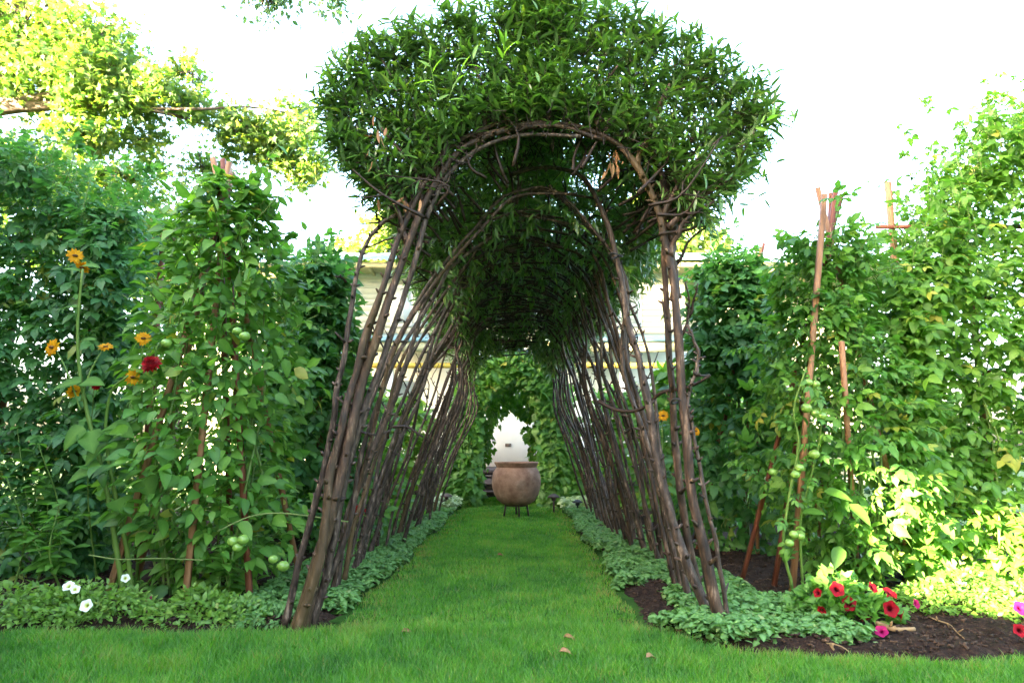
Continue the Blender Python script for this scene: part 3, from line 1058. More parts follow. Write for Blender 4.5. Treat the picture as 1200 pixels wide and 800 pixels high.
        if i > 0:
            c0 = np.array([.2, 2.4])
            poly = c0 + (poly - c0) * np.array([.84, .93]) + rng.normal(0, .03, poly.shape)
            poly[:, 0] += (cx - .2)
            poly[:, 1] -= .10 * back
            poly[0:4, 1] -= .06
            poly[13:18, 1] -= .06
            poly[18:, 1] += .05
            y0, y1 = y - .24, y + .24
            P, D, N, S, tw = crown_leaves(side, y0, y1, 300, poly, cx, False, (.07, .125), hang=.25)
            ns = 18 if i < 8 else 60
            th = rng.uniform(.15, 1.62, ns)
            bs = np.stack([cx + side * .66 * np.cos(th), rng.uniform(y0, y1, ns), 2.12 - .1 * back + .60 * np.sin(th)], 1)
            for b_ in bs:
                m = 9
                d_ = nrm(rng.normal(0, .5, 3) + np.array([0, 0, -.8]))
                q_ = b_ + d_ * (np.linspace(0, 1, m) * rng.uniform(.05, .16))[:, None]
                P = np.concatenate([P, q_])
                D = np.concatenate([D, nrm(d_ * .6 + rng.normal(0, .5, (m, 3)) + [0, 0, -.3])])
                N = np.concatenate([N, nrm(rng.normal(0, .5, (m, 3)) + [0, 0, 1])])
                S = np.concatenate([S, rng.uniform(.07, .12, m)])
                tube(tw, q_[::4], np.linspace(.003, .0012, 3), 3, cap=False)
        else:
            P, D, N, S, tw = crown_leaves(side, 3.84, 4.45, 850, poly, .2, True, (.055, .13))
        part('twigs', tw, M['twig'], w, kind='stuff')
        leaves(w, 'willow', WILLOW_FINE if i == 0 else WILLOW, M['willow'], P, D, N, S, singles=150 if i == 0 else 0, name='crown', fine=WILLOW_FINE)
        if i == 0:
            # bright young shoots and dead leaves hanging in front
            sets = [[(512, 118), (508, 95), (503, 70)], [(525, 118), (540, 85), (562, 62)], [(590, 70), (592, 50)]] if side < 0 else [[(884, 150), (905, 138), (925, 128)]]
            for pix in sets:
                p = px_path(pix, 3.62, 3.55)
                q = catmull(p, 7)
                tube_mb = tube(MB(), q, np.linspace(.003, .0012, 7), 4)
                sh = part('young_shoot', tube_mb, M['stem_green'], w)
                dd = nrm(np.gradient(q, axis=0))
                sdv = np.cross(dd, [0, 1, 0]) * np.where(np.arange(7) % 2, 1, -1)[:, None]
                single_leaves(sh, 'young', WILLOW_FINE, M['willow_young'], q, nrm(dd * .8 + sdv * .6 + rng.normal(0, .4, (7, 3))), nrm(np.tile([0, -.6, .8], (7, 1)) + rng.normal(0, .4, (7, 3))), rng.uniform(.05, .12, 7))
            n = 14
            c = at(437, 160, 3.7) if side < 0 else at(720, 190, 4.0)
            PD = c + rng.normal(0, 1, (n, 3)) * np.array([.035, .03, .05])
            if side < 0:
                PD[7:] = at(478, 235, 3.9) + rng.normal(0, 1, (7, 3)) * np.array([.06, .03, .03])
            mbd = MB()
            scatter(mbd, WILLOW_FINE, PD, nrm(rng.normal(0, .25, (n, 3)) + [0, 0, -1]), rand_unit(n), rng.uniform(.06, .1, n))
            part('dead_leaves', mbd, M['dry'], w, kind='stuff')

# ------------------------------------------------------------------ silver leaved ground cover under the willows
def ground_cover(name, mat, boxes, label, dens, size, tpl=LAMIUM, hmax=.10):
    mb = MB()
    for (xa, xb, ya, yb, sd) in boxes:
        n = int((xb - xa) * (yb - ya) * dens)
        x, y = rng.uniform(xa, xb, n), rng.uniform(ya, yb, n)
        nz = np.array([mnoise.noise(Vector((a * 2.2, b * 2.2, sd))) + .5 * mnoise.noise(Vector((a * 6, b * 6, sd + 4))) for a, b in zip(x, y)])
        ex = np.minimum(x - xa, xb - x)
        ey = np.minimum(y - ya, yb - y)
        k = (nz + 2.6 * np.clip(np.minimum(ex, ey), 0, .28) > .12)
        k &= ~in_lawn(x + (.1 if sd < 5 else -.1) * 0, y)
        x, y, nz, ex = x[k], y[k], nz[k], ex[k]
        n = len(x)
        h = hmax * (.35 + .75 * np.clip(nz + .5, 0, 1)) * np.clip(ex / .12 + .35, 0, 1)
        z = h * rng.random(n) ** .5 + .02
        a = rng.uniform(0, 6.28, n)
        D = nrm(np.stack([np.cos(a), np.sin(a), rng.uniform(-.35, .25, n)], 1))
        N = nrm(np.stack([rng.normal(0, .35, n), rng.normal(0, .35, n) - .15, np.ones(n)], 1))
        scatter(mb, tpl, np.stack([x, y, z], 1), D, N, rng.uniform(*size, n))
    return solo(name, mb, mat, label, 'ground cover', kind='stuff', base=(boxes[0][0], boxes[0][2], 0))


ground_cover('deadnettle', M['lamium'], [(-1.75, -.86, 4.15, 7.3, 1), (-1.7, -.84, 7.1, 10.9, 2)], 'silvery green dead nettle carpet along the left side of the grass path', 5200, (.028, .05))
ground_cover('deadnettle', M['lamium'], [(.78, 1.9, 3.62, 4.5, 6), (1.0, 1.65, 4.3, 5.3, 7.5), (.72, 1.6, 5.05, 7.5, 7), (.72, 1.6, 7.3, 10.9, 8)], 'silvery green dead nettle carpet along the right side of the grass path', 5200, (.028, .05))
ground_cover('variegated_plant', M['variegated'], [(.72, 1.5, 10.9, 12.0, 9)], 'white variegated leafy clump beside the right hop pillar', 1800, (.06, .1), OVATE_LOW, .22)
ground_cover('variegated_plant', M['variegated'], [(-1.5, -.75, 10.9, 11.8, 11)], 'white variegated leafy clump beside the left hop pillar', 1800, (.06, .1), OVATE_LOW, .22)

# ------------------------------------------------------------------ clay urn on its iron stand
UY = 10.35
uc = at(605, 566, UY)
rim_z, bot_z = at(605, 541, UY)[2], at(605, 591, UY)[2]
H = rim_z - bot_z
R = 56 / 2 * UY * 1.015 / FPX
urn = thing('clay_urn', 'big round terracotta urn with flared rim on an iron stand', 'urn', (uc[0], UY, bot_z))
prof = [(.0, 0), (.46, .004), (.56, .02), (.74, .10), (.89, .24), (.975, .40), (1.0, .53), (.985, .66), (.925, .77), (.84, .845), (.795, .875)]
part('body', lathe(MB(), [(r * R, z * H) for r, z in prof], (uc[0], UY, bot_z), 48, wob=.015), M['clay'], urn, smooth=True)
prof = [(.795, .875), (.815, .89), (.845, .93), (.885, .965), (.90, .985), (.885, 1.003), (.82, .985), (.78, .90), (.74, .75), (.5, .5), (0, .45)]
part('rim', lathe(MB(), [(r * R, z * H) for r, z in prof], (uc[0], UY, bot_z), 48, wob=.01), M['clay'], urn, smooth=True)
st = thing('urn_stand', 'low dark iron tripod stand carrying the clay urn', 'stand', (uc[0], UY, 0))
mb = MB()
a = np.linspace(0, 2 * math.pi, 33)
tube(mb, np.stack([uc[0] + .36 * R * 1.25 * np.cos(a), UY + .36 * R * 1.25 * np.sin(a), np.full(33, bot_z - .008)], 1), .011, 6)
part('ring', mb, M['iron'], st, smooth=True)
for an in (math.radians(200), math.radians(340), math.radians(90), math.radians(282)):
    mb = MB()
    rr = .36 * R * 1.25
    tube(mb, np.array([(uc[0] + rr * math.cos(an), UY + rr * math.sin(an), bot_z), (uc[0] + rr * 1.2 * math.cos(an), UY + rr * 1.2 * math.sin(an), -.02)]), .014, 6)
    part('leg', mb, M['iron'], st, smooth=True)


# ------------------------------------------------------------------ hop arch behind the urn
def hop_side(side):
    nm = 'left' if side < 0 else 'right'
    v = thing('hop_vine', 'bright green hop vine clothing the %s side of the far arch' % nm, 'hop vine', (side * .85, 12.8, 0), 'hop vines on the far arch')
    for k in range(4):
        y = 12 + k * .6
        p = np.array([(side * .95, y, 0), (side * .85, y, .8), (side * .8, y + .05, 1.5), (side * .55, y, 2.2), (side * .1, y, 2.5)])
        part('stem', tube(MB(), catmull(p, 16), np.linspace(.014, .006, 16), 5), M['vine_stem'], v, smooth=True)
    n = 5200
    th = rng.random(n)
    y = np.where(rng.random(n) < .45, 11.85 + .15 * rng.random(n), rng.uniform(11.85, 14.2, n))
    kb = np.clip((y - 12.6) / 1.0, 0, 1)
    z = np.where(th < .62, rng.random(n) * (1.8 - .2 * kb), 0)
    inner = (.50 if side > 0 else .60) - .05 * (z / 1.8) - .22 * kb * (z / 1.6) ** 2 - .07 * kb
    outer = 1.18 - .18 * (z / 1.8)
    u = rng.random(n) ** .8
    x = inner + (outer - inner) * u
    arc = th >= .62
    ang = rng.uniform(0, math.pi / 2 + .1, n)
    ri = rng.uniform(0, 1, n)
    rx = .46 - .20 * kb + (.56 + .2 * kb) * ri
    rz = .40 - .20 * kb + (.55 + .35 * kb) * ri
    x = np.where(arc, rx * np.cos(ang), x)
    z = np.where(arc, 1.75 - .2 * kb + rz * np.sin(ang), z)
    x = x + rng.normal(0, .04, n)
    P = np.stack([side * x, y, z], 1)
    out = nrm(np.stack([side * np.where(x > .75, .6, -.5), np.where(y < 12.05, -1.0, -.3), np.full(n, .45)], 1) + rng.normal(0, .35, (n, 3)))
    D = nrm(rng.normal(0, .45, (n, 3)) + out * .3 + np.array([0, 0, -.9]))
    leaves(v, 'hop', HOP, M['hop'], P, D, out, rng.uniform(.09, .16, n), singles=90)


ar = thing('metal_arch', 'dark metal hoop arch hidden under the hop vines', 'arch', (0, 12.9, 0))
for y in (11.95, 12.6, 13.3, 14.1):
    a = np.linspace(0, math.pi, 15)
    p = np.concatenate([[(.72, y, -.02)], np.stack([.70 * np.cos(a), np.full(15, y), 1.7 + .6 * np.sin(a)], 1), [(-.72, y, -.02)]])
    part('hoop', tube(MB(), p, .012, 6), M['iron'], ar, smooth=True)
hop_side(-1)
hop_side(1)


# ------------------------------------------------------------------ path lights
def path_light(px, py, label, mat, s=1.0):
    p = ground(px, py)
    t = thing('path_light', label, 'garden light', (p[0], p[1], 0), 'low garden path lights')
    part('post', tube(MB(), np.array([(p[0], p[1], -.03), (p[0], p[1], .24 * s)]), .014, 8), mat, t, smooth=True)
    part('lamp_cap', lathe(MB(), [(0, .30 * s), (.03, .295 * s), (.075 * s, .268 * s), (.10 * s, .245 * s), (.095 * s, .238 * s), (.03, .25 * s), (0, .25 * s)], (p[0], p[1], 0), 18), mat, t, smooth=True)
    part('collar', lathe(MB(), [(.028, .19 * s), (.034, .20 * s), (.034, .245 * s), (.015, .25 * s)], (p[0], p[1], 0), 12), mat, t, smooth=True)


path_light(523, 600, 'mushroom shaped garden light by the left hop pillar', M['bronze'])
path_light(649, 601, 'mushroom shaped garden light by the right hop pillar', M['bronze'])
path_light(677, 604, 'dark garden light half hidden by the right row of willow stems', M['black_plastic'], .8)


# ------------------------------------------------------------------ flowers and plants: builders
def petal_ring(mb, c, nrm_, n, L, W, tilt, tint=None, rows=2):
    tpl = leaflet(1.0, W / L, rows, .15, .1, .55)
    nrm_ = nrm(np.asarray(nrm_, float))
    u = nrm(np.cross(nrm_, [.3, .5, .8]))
    v = np.cross(nrm_, u)
    a = np.arange(n) * 2 * math.pi / n + rng.uniform(0, 1) + rng.normal(0, .06, n)
    rd = np.cos(a)[:, None] * u + np.sin(a)[:, None] * v
    D = nrm(rd + nrm_ * tilt + rng.normal(0, .08, (n, 3)))
    scatter(mb, tpl, np.tile(c, (n, 1)) + rd * L * .12, D, np.tile(nrm_, (n, 1)), L * rng.uniform(.85, 1.1, n), tint)
    return mb


def daisy(parent, c, face, r, name='flower_head', dark=True):
    c = np.asarray(c, float)
    mb = MB()
    petal_ring(mb, c, face, 15, r, r * .38, .12)
    petal_ring(mb, c + nrm(face) * .004, face, 12, r * .85, r * .36, .3)
    f = part(name, mb, M['gold'], parent)
    d = ball(MB(), c + nrm(face) * .006, r * .36, .5, 10, 6)
    part('disc', d, M['brown_disc'], f, smooth=True)
    return f


def pompom(parent, c, face, r, mat=None):
    mb = MB()
    c = np.asarray(c, float)
    for k in range(6):
        petal_ring(mb, c + nrm(face) * (k * r * .13), face, 16 - 2 * k, r * (1 - .13 * k), r * .42, -.05 + .32 * k)
    return part('flower_head', mb, mat or M['red'], parent)


def trumpet(parent, c, face, r, mat, name='flower'):
    """A petunia: five-lobed funnel."""
    c = np.asarray(c, float)
    face = nrm(np.asarray(face, float))
    u = nrm(np.cross(face, [.3, .5, .8]))
    v = np.cross(face, u)
    V, Mi = [c - face * r * .9], [1.0]
    n = 20
    rings = [(.12, -.75, 1.0), (.28, -.25, 1.0), (.55, -.05, .15), (1.0, .02, 0.0)]
    ph = rng.uniform(0, 6)
    for rr, h, mi in rings:
        for k in range(n):
            a = 2 * math.pi * k / n
            lobe = 1 + (.10 * math.cos(5 * a + ph) if rr > .5 else 0)
            ruff = (.07 * math.cos(10 * a + ph) if rr > .9 else 0)
            V.append(c + (u * math.cos(a) + v * math.sin(a)) * r * rr * lobe + face * r * (h + ruff))
            Mi.append(mi)
    F = [(0, 1 + (k + 1) % n, 1 + k) for k in range(n)]
    for i in range(len(rings) - 1):
        for k in range(n):
            k2 = (k + 1) % n
            p, q, s, t = 1 + i * n + k, 1 + i * n + k2, 1 + (i + 1) * n + k2, 1 + (i + 1) * n + k
            F += [(p, s, q), (p, t, s)]
    mb = MB().add(V, F, rng.random(), Mi)
    return part(name, mb, mat, parent, smooth=True)


def tomato_fruit(parent, c, r):
    f = part('tomato', ball(MB(), c, r, .86, 14, 9, wob=.015), M['tomato_fruit'], parent, smooth=True)
    mb = MB()
    petal_ring(mb, np.asarray(c) + [0, 0, r * .84], (0, 0, 1), 5, r * .55, r * .18, -.1)
    part('calyx', mb, M['stem_green'], f)
    return f


def teepee(label, apex, base_c, base_r, n, top_over=.2, mat_cycle=('stake', 'stake_red'), angs=None, w=.026):
    t = thing('stake_teepee', label, 'trellis', (base_c[0], base_c[1], 0), 'wooden stake teepees')
    apex = np.asarray(apex, float)
    for k in range(n):
        a = angs[k] if angs is not None else 2 * math.pi * k / n + .3
        b = np.array([base_c[0] + base_r * math.cos(a), base_c[1] + base_r * math.sin(a), -.05])
        ap = apex + np.array([math.cos(a + 2.4), math.sin(a + 2.4), 0]) * .035
        d = nrm(ap - b)
        part('stake', bar(MB(), b, ap + d * top_over * rng.uniform(.4, 1.0), w), M[mat_cycle[k % len(mat_cycle)]], t)
    # tie of twine round the top
    mb = MB()
    a = np.linspace(0, 6 * math.pi, 40)
    tube(mb, np.stack([apex[0] + .06 * np.cos(a), apex[1] + .06 * np.sin(a), apex[2] - .05 + .004 * a], 1), .006, 4)
    part('tie', mb, M['straw'], t)
    return t


def column_plant(name, label, cat, c, height, rad_fn, n, tplname, tpl, mat, size, singles=40, stems=9, group=None, top_sprig=8, fill=.5, droop=.4):
    """A climbing plant on a frame: stems and leaves in a tapering column."""
    v = thing(name, label, cat, (c[0], c[1], 0), group)
    for k in range(stems):
        a = rng.uniform(0, 6.28)
        zz = np.linspace(0, height * rng.uniform(.7, 1.05), 9)
        rr = np.array([rad_fn(z / height) for z in zz]) * rng.uniform(.3, .8)
        aa = a + np.cumsum(rng.normal(0, .18, 9))
        p = np.stack([c[0] + rr * np.cos(aa), c[1] + rr * np.sin(aa), zz], 1)
        part('stem', tube(MB(), catmull(p, 22), np.linspace(.011, .003, 22), 5), M['vine_stem'], v, smooth=True)
    z = height * rng.random(n) ** .85
    rr = np.array([rad_fn(q / height) for q in z])
    lump = np.array([mnoise.noise(Vector((q * 1.9, c[0] * 3, 1.3))) for q in z])
    a = rng.uniform(0, 2 * math.pi, n)
    # more on the side the camera sees
    fr = rng.random(n) < .35
    cam_a = math.atan2(-c[1], -c[0])
    a = np.where(fr, cam_a + rng.normal(0, .8, n), a)
    lump = np.array([mnoise.noise(Vector((math.cos(q) * 1.2 + c[0], math.sin(q) * 1.2, w * 1.7))) for q, w in zip(a, z)])
    rr = rr * (1 + .55 * lump) * np.where(rng.random(n) < fill, rng.uniform(.85, 1.08, n), rng.uniform(.3, .95, n))
    P = np.stack([c[0] + rr * np.cos(a), c[1] + rr * np.sin(a), z], 1)
    out = np.stack([np.cos(a), np.sin(a), np.zeros(n)], 1)
    D = nrm(out * .8 + rng.normal(0, .42, (n, 3)) + np.array([0, 0, -droop + .25]))
    N = nrm(out * .5 + rng.normal(0, .55, (n, 3)) + np.array([0, 0, 1.0]))
    S = rng.uniform(*size, n)
    # loose sprigs reaching out of the top and sides
    tp = MB()
    xp, xd, xn, xs = [], [], [], []
    for k in range(top_sprig):
        h = height * rng.uniform(.45, 1.0)
        aa = rng.uniform(0, 6.28)
        r0 = rad_fn(h / height) * .7
        b = np.array([c[0] + r0 * math.cos(aa), c[1] + r0 * math.sin(aa), h])
        d = nrm(np.array([math.cos(aa) * .8, math.sin(aa) * .8, rng.uniform(.2, 1.3)]))
        L = rng.uniform(.15, .55)
        q = catmull(np.array([b, b + d * L * .6, b + d * L + [0, 0, -.06]]), 8)
        tube(tp, q, np.linspace(.005, .002, 8), 4)
        m = 7
        tt = rng.random(m)
        xp.append(q[(tt * 7).astype(int)])
        xd.append(nrm(d * .5 + rng.normal(0, .6, (m, 3))))
        xn.append(nrm(rng.normal(0, .3, (m, 3)) + [0, 0, 1]))
        xs.append(rng.uniform(size[0] * .6, size[1] * .8, m))
    if xp:
        P, D, N, S = np.concatenate([P] + xp), np.concatenate([D] + xd), np.concatenate([N] + xn), np.concatenate([S] + xs)
        part('shoots', tp, M['vine_stem'], v, kind='stuff')
    leaves(v, tplname, tpl, mat, P, D, N, S, singles=singles)
    return v


def box_plant(name, label, cat, c, half, height_fn, n, tplname, tpl, mat, size, singles=40, group=None, stems=10, shell=.7, sprigs=30):
    """A wall of climbing plants on a trellis."""
    v = thing(name, label, cat, (c[0], c[1], 0), group)
    P = np.zeros((n, 3))
    P[:, 0] = c[0] + rng.uniform(-half[0], half[0], n)
    P[:, 1] = c[1] + rng.uniform(-half[1], half[1], n)
    hh = np.array([height_fn(x) for x in P[:, 0]])
    P[:, 2] = hh * rng.random(n) ** .85
    lump = np.array([mnoise.noise(Vector((p[0] * 1.3, 3.3, p[2] * 1.3))) for p in P])
    lump2 = np.array([mnoise.noise(Vector((p[0] * 3.1, 8.3, p[2] * 3.1))) for p in P])
    sh = rng.random(n) < shell
    P[sh, 1] = c[1] - half[1] * (.75 + .5 * lump[sh] + .35 * lump2[sh]) + rng.normal(0, .06, sh.sum())
    inner_side = -1 if c[0] > 0 else 1
    k = rng.random(n) < .16
    P[k, 0] = c[0] + inner_side * half[0] * (.85 + .3 * lump[k]) + rng.normal(0, .05, k.sum())
    P[k, 2] = np.array([height_fn(x) for x in P[k, 0]]) * rng.random(k.sum()) ** .85
    out = np.zeros((n, 3))
    out[:, 1] = -1
    out[k, 0] = inner_side
    D = nrm(out * .7 + rng.normal(0, .5, (n, 3)) + np.array([0, 0, -.3]))
    N = nrm(out * .5 + rng.normal(0, .3, (n, 3)) + np.array([0, 0, 1.0]))
    S = rng.uniform(*size, n)
    for q in range(stems):
        x = c[0] + rng.uniform(-half[0], half[0])
        h = height_fn(x) * rng.uniform(.8, 1.1)
        pts = np.array([(x + rng.normal(0, .1), c[1] - half[1] * rng.uniform(.3, .9), z) for z in np.linspace(0, h, 7)])
        part('stem', tube(MB(), catmull(pts, 18), np.linspace(.011, .003, 18), 5), M['vine_stem'], v, smooth=True)
    tp = MB()
    xp, xd, xn, xs = [], [], [], []
    for q in range(sprigs):
        x = c[0] + rng.uniform(-half[0], half[0]) * 1.05
        b = np.array([x, c[1] + rng.uniform(-1, .6) * half[1], height_fn(x) * rng.uniform(.86, 1.0)])
        d = nrm(np.array([rng.normal(0, .5), rng.normal(0, .3) - .2, 1.0]))
        L = rng.uniform(.25, .6)
        pth = catmull(np.array([b, b + d * L * .6, b + d * L + [rng.normal(0, .1), 0, -.05]]), 8)
        tube(tp, pth, np.linspace(.005, .0018, 8), 4)
        m = 8
        xp.append(pth[rng.integers(1, 8, m)])
        xd.append(nrm(d * .4 + rng.normal(0, .6, (m, 3))))
        xn.append(nrm(rng.normal(0, .3, (m, 3)) + [0, 0, 1]))
        xs.append(rng.uniform(size[0] * .5, size[1] * .75, m))
    part('shoots', tp, M['vine_stem'], v, kind='stuff')
    P, D, N, S = np.concatenate([P] + xp), np.concatenate([D] + xd), np.concatenate([N] + xn), np.concatenate([S] + xs)
    leaves(v, tplname, tpl, mat, P, D, N, S, singles=singles)
    return v


def leafy_stalk(name, label, cat, base, top, mat_leaf, tplname, tpl, size, pairs=7, r=.007, group=None, branch=2, bend=.08, start=.15):
    """An upright plant with opposite leaves."""
    v = thing(name, label, cat, (base[0], base[1], 0), group)
    base, top = np.asarray(base, float), np.asarray(top, float)
    PP, DD, NN, SS = [], [], [], []
    paths = []
    mid = (base + top) / 2 + np.array([rng.normal(0, bend), rng.normal(0, bend), 0])
    main = catmull(np.array([base, mid, top]), 14)
    paths.append((main, r))
    L = np.linalg.norm(top - base)
    for b in range(branch):
        i = rng.integers(3, 9)
        d = nrm(np.array([rng.normal(0, 1), rng.normal(0, .6) - .4, 1.3]))
        paths.append((catmull(np.array([main[i], main[i] + d * L * .2, main[i] + d * L * .38 + [0, 0, .05]]), 10), r * .6))
    for q, rr in paths:
        part('stem', tube(MB(), q, np.linspace(rr, rr * .4, len(q)), 6), M['stem_green'], v, smooth=True)
        T = nrm(np.gradient(q, axis=0))
        for j in range(pairs):
            t = start + (1 - start) * j / max(1, pairs - 1)
            i = min(len(q) - 1, int(t * (len(q) - 1)))
            a0 = j * 1.57 + rng.normal(0, .3)
            for a in (a0, a0 + math.pi):
                d = np.array([math.cos(a), math.sin(a), rng.uniform(-.15, .5)])
                PP.append(q[i])
                DD.append(d)
                NN.append(np.array([0, 0, 1.0]) + .3 * rng.normal(size=3) - .3 * d)
                SS.append(rng.uniform(*size) * (1.05 - .45 * t))
    single_leaves(v, tplname, tpl, mat_leaf, np.array(PP), nrm(np.array(DD)), nrm(np.array(NN)), np.array(SS))
    v['top'] = 0
    del v['top']
    return v, main


def mound(name, label, cat, c, half, h, n, tplname, tpl, mat, size, singles=30, group=None):
    v = thing(name, label, cat, (c[0], c[1], 0), group)
    a = rng.uniform(0, 6.28, n)
    r = np.sqrt(rng.random(n))
    x, y = r * np.cos(a), r * np.sin(a)
    lump = np.array([mnoise.noise(Vector(((c[0] + q * half[0]) * 4, (c[1] + w * half[1]) * 4, 5))) for q, w in zip(x, y)])
    z = h * (1 - .75 * r ** 2) * (1 + .6 * lump) * rng.random(n) ** .4
    P = np.stack([c[0] + x * half[0], c[1] + y * half[1], np.maximum(z, .02)], 1)
    out = np.stack([np.cos(a) * r, np.sin(a) * r, np.full(n, .35)], 1)
    D = nrm(out + rng.normal(0, .55, (n, 3)))
    N = nrm(rng.normal(0, .4, (n, 3)) + np.array([0, -.2, 1.0]))
    mb = MB()
    for k in range(26):
        i = rng.integers(0, n)
        tube(mb, np.array([(c[0] + x[i] * half[0] * .5, c[1] + y[i] * half[1] * .5, 0), P[i] * .5 + np.array([c[0], c[1], 0]) * .5 + [0, 0, .02], P[i]]), np.array([.003, .0025, .0015]), 4)
    part('stems', mb, M['stem_green'], v, kind='stuff')
    leaves(v, tplname, tpl, mat, P, D, N, rng.uniform(*size, n), singles=singles)
    return v


# ------------------------------------------------------------------ left side
LY = 5.0
lap = at(262, 222, LY)
lcx = at(255, 500, LY)[0]
teepee('wooden stake teepee inside the tall tomato tower on the left', lap, (lcx, LY), .66, 6, .30, ('stake', 'stake_red', 'stake'), angs=[-1.35, -.75, -2.3, .5, 1.7, 2.8], w=.034)
lv = column_plant('tomato_plant', 'tall leafy tomato tower left of the tunnel with green fruit', 'tomato plant', (lcx, LY), 3.0,
                  lambda t: (.10 + .64 * max(0, 1 - t) ** .45) * min(1, .50 + 2.0 * t), 4000, 'ovate', OVATE, M['tomato'], (.04, .145), singles=220, stems=12, top_sprig=60, fill=.55)
for px, py, r in ((273, 634, .035), (285, 632, .036), (278, 641, .032), (332, 663, .037), (320, 655, .03), (287, 394, .035), (278, 388, .03), (195, 402, .033)):
    p = at(px, py, 4.25)
    tomato_fruit(lv, p, r)
lv2 = column_plant('tomato_plant', 'second tomato tower on the left, close behind the front one', 'tomato plant', (-2.12, 7.2), 3.0,
                   lambda t: .70 - .55 * t ** 1.4, 1600, 'tomato', TOMATO, M['tomato_dark'], (.2, .34), singles=50, stems=8, top_sprig=20)
teepee('wooden stake teepee inside the second tomato tower on the left', (-2.12, 7.2, 2.85), (-2.12, 7.2), .6, 5, .25)

# far left wall of climbing plants on its trellis
LWY = 5.9
tr = thing('wooden_trellis', 'reddish wooden trellis behind the leaves at the far left', 'trellis', (-4.2, LWY + .15, 0))
for x in (-5.2, -4.5, -3.8, -3.2):
    part('post', bar(MB(), (x, LWY + .15, -.05), (x, LWY + .15, 3.0), .04), M['stake_red'], tr)
for z in (.35, .95, 1.6, 2.3, 2.9):
    part('rail', bar(MB(), (-5.3, LWY + .18, z), (-3.1, LWY + .18, z), .03), M['stake_red'], tr)
box_plant('climbing_tomato', 'dense dark green wall of climbing tomato leaves at the far left', 'tomato plant', (-4.35, LWY), (1.15, .5),
          lambda x: 3.35 + .15 * math.sin(x * 4) - .35 * max(0, x + 4.0), 5000, 'tomato', TOMATO, M['tomato_dark'], (.10, .29), singles=120, stems=14, shell=.62, sprigs=90)
box_plant('climbing_bean', 'loose pale green climbing bean between the far left wall and the tomato tower', 'bean plant', (-3.5, 8.3), (1.2, .5),
          lambda x: 2.75 + .3 * math.sin(x * 3), 1300, 'bean', BEAN, M['bean'], (.14, .24), singles=30, stems=8, shell=.6, sprigs=40)

# sunflowers
SY = 4.45


def stalk(parent, pix, r0, r1, Y0=SY, Y1=SY, mat='stem_green', name='stem'):
    q = catmull(px_path(pix, Y0, Y1), 22)
    if pix[0][1] > 640:
        q[0][2] = -.02
    part(name, tube(MB(), q, np.linspace(r0, r1, 22), 8), M[mat], parent, smooth=True)
    return q


def big_leaf(parent, px, py, Y, d, n, s, tpl=HEART, key='heart', mat='sunflower_leaf'):
    single_leaves(parent, key, tpl, M[mat], np.array([at(px, py, Y)]), nrm(np.array([d], float)), nrm(np.array([n], float)), np.array([s]))


g = ground(148, 705)
sf = thing('sunflower', 'tall sunflower with a pair of golden heads at its top, left bed', 'sunflower', (g[0], g[1], 0))
stalk(sf, [(147, 714), (136, 640), (122, 560), (106, 500), (94, 440), (91, 380), (97, 315)], .019, .007, g[1] - .12, 4.25)
daisy(sf, at(88, 300, 4.3), (.55, -.75, .1), .050)
daisy(sf, at(97, 313, 4.36), (-.1, -.6, -.6), .048)
stalk(sf, [(94, 480), (84, 450), (74, 425), (64, 408)], .006, .004, 4.35, 4.3, name='side_stem')
daisy(sf, at(62, 407, 4.28), (-.3, -.9, .1), .054)
stalk(sf, [(95, 470), (104, 440), (114, 420), (122, 408)], .006, .004, 4.35, 4.4, name='side_stem')
daisy(sf, at(124, 407, 4.4), (.1, -.5, .75), .046)
daisy(sf, at(86, 458, 4.45), (.8, -.4, -.2), .045)
for px, py, d, n, s in ((95, 447, (-.9, -.3, -.1), (0, -.5, .8), .17), (97, 448, (1, -.3, .1), (.1, -.6, .8), .15), (98, 500, (-.5, -.5, -.7), (-.2, -.8, .4), .17), (104, 505, (.5, -.6, -.6), (.2, -.8, .4), .17),
                        (92, 360, (-.9, -.2, .1), (0, -.4, 1), .12), (95, 312, (1, -.2, .15), (0, -.5, 1), .13), (95, 318, (-.6, -.5, .2), (0, -.6, 1), .10), (118, 545, (-.8, -.4, -.3), (0, -.5, .8), .2), (94, 400, (.8, -.2, .3), (0, -.5, 1), .11)):
    big_leaf(sf, px, py, 4.3, d, n, s)
g = ground(153, 703)
sf2 = thing('sunflower', 'sunflower with thick pale stalk and a nodding gold head, right of the tall one', 'sunflower', (g[0], g[1], 0))
stalk(sf2, [(157, 714), (148, 640), (135, 580), (124, 510), (130, 460), (150, 440)], .017, .006, g[1] - .12, 4.3)
daisy(sf2, at(155, 442, 4.36), (.75, -.6, .1), .048)
for px, py, d, n, s in ((122, 520, (-.4, -.6, -.6), (-.3, -.8, .4), .16), (126, 500, (.9, -.3, -.1), (.1, -.6, .8), .2), (136, 585, (.8, -.5, -.3), (0, -.5, 1), .18), (140, 600, (-.8, -.3, -.2), (0, -.5, 1), .17)):
    big_leaf(sf2, px, py, 4.36, d, n, s)
g = ground(162, 690)
sf3 = thing('sunflower', 'sunflower with a small gold head just above the dark red zinnia', 'sunflower', (g[0], g[1], 0))
stalk(sf3, [(160, 690), (163, 600), (166, 500), (167, 405)], .012, .005, g[1], 4.55)
daisy(sf3, at(168, 397, 4.5), (.4, -.7, .4), .05)
for px, py, d, n, s in ((165, 440, (.9, -.3, .0), (0, -.5, 1), .15), (166, 420, (-.9, -.3, .1), (0, -.5, 1), .13), (165, 500, (-.7, -.5, -.2), (0, -.5, 1), .18), (166, 560, (.6, -.6, -.3), (0, -.5, 1), .2)):
    big_leaf(sf3, px, py, 4.5, d, n, s)

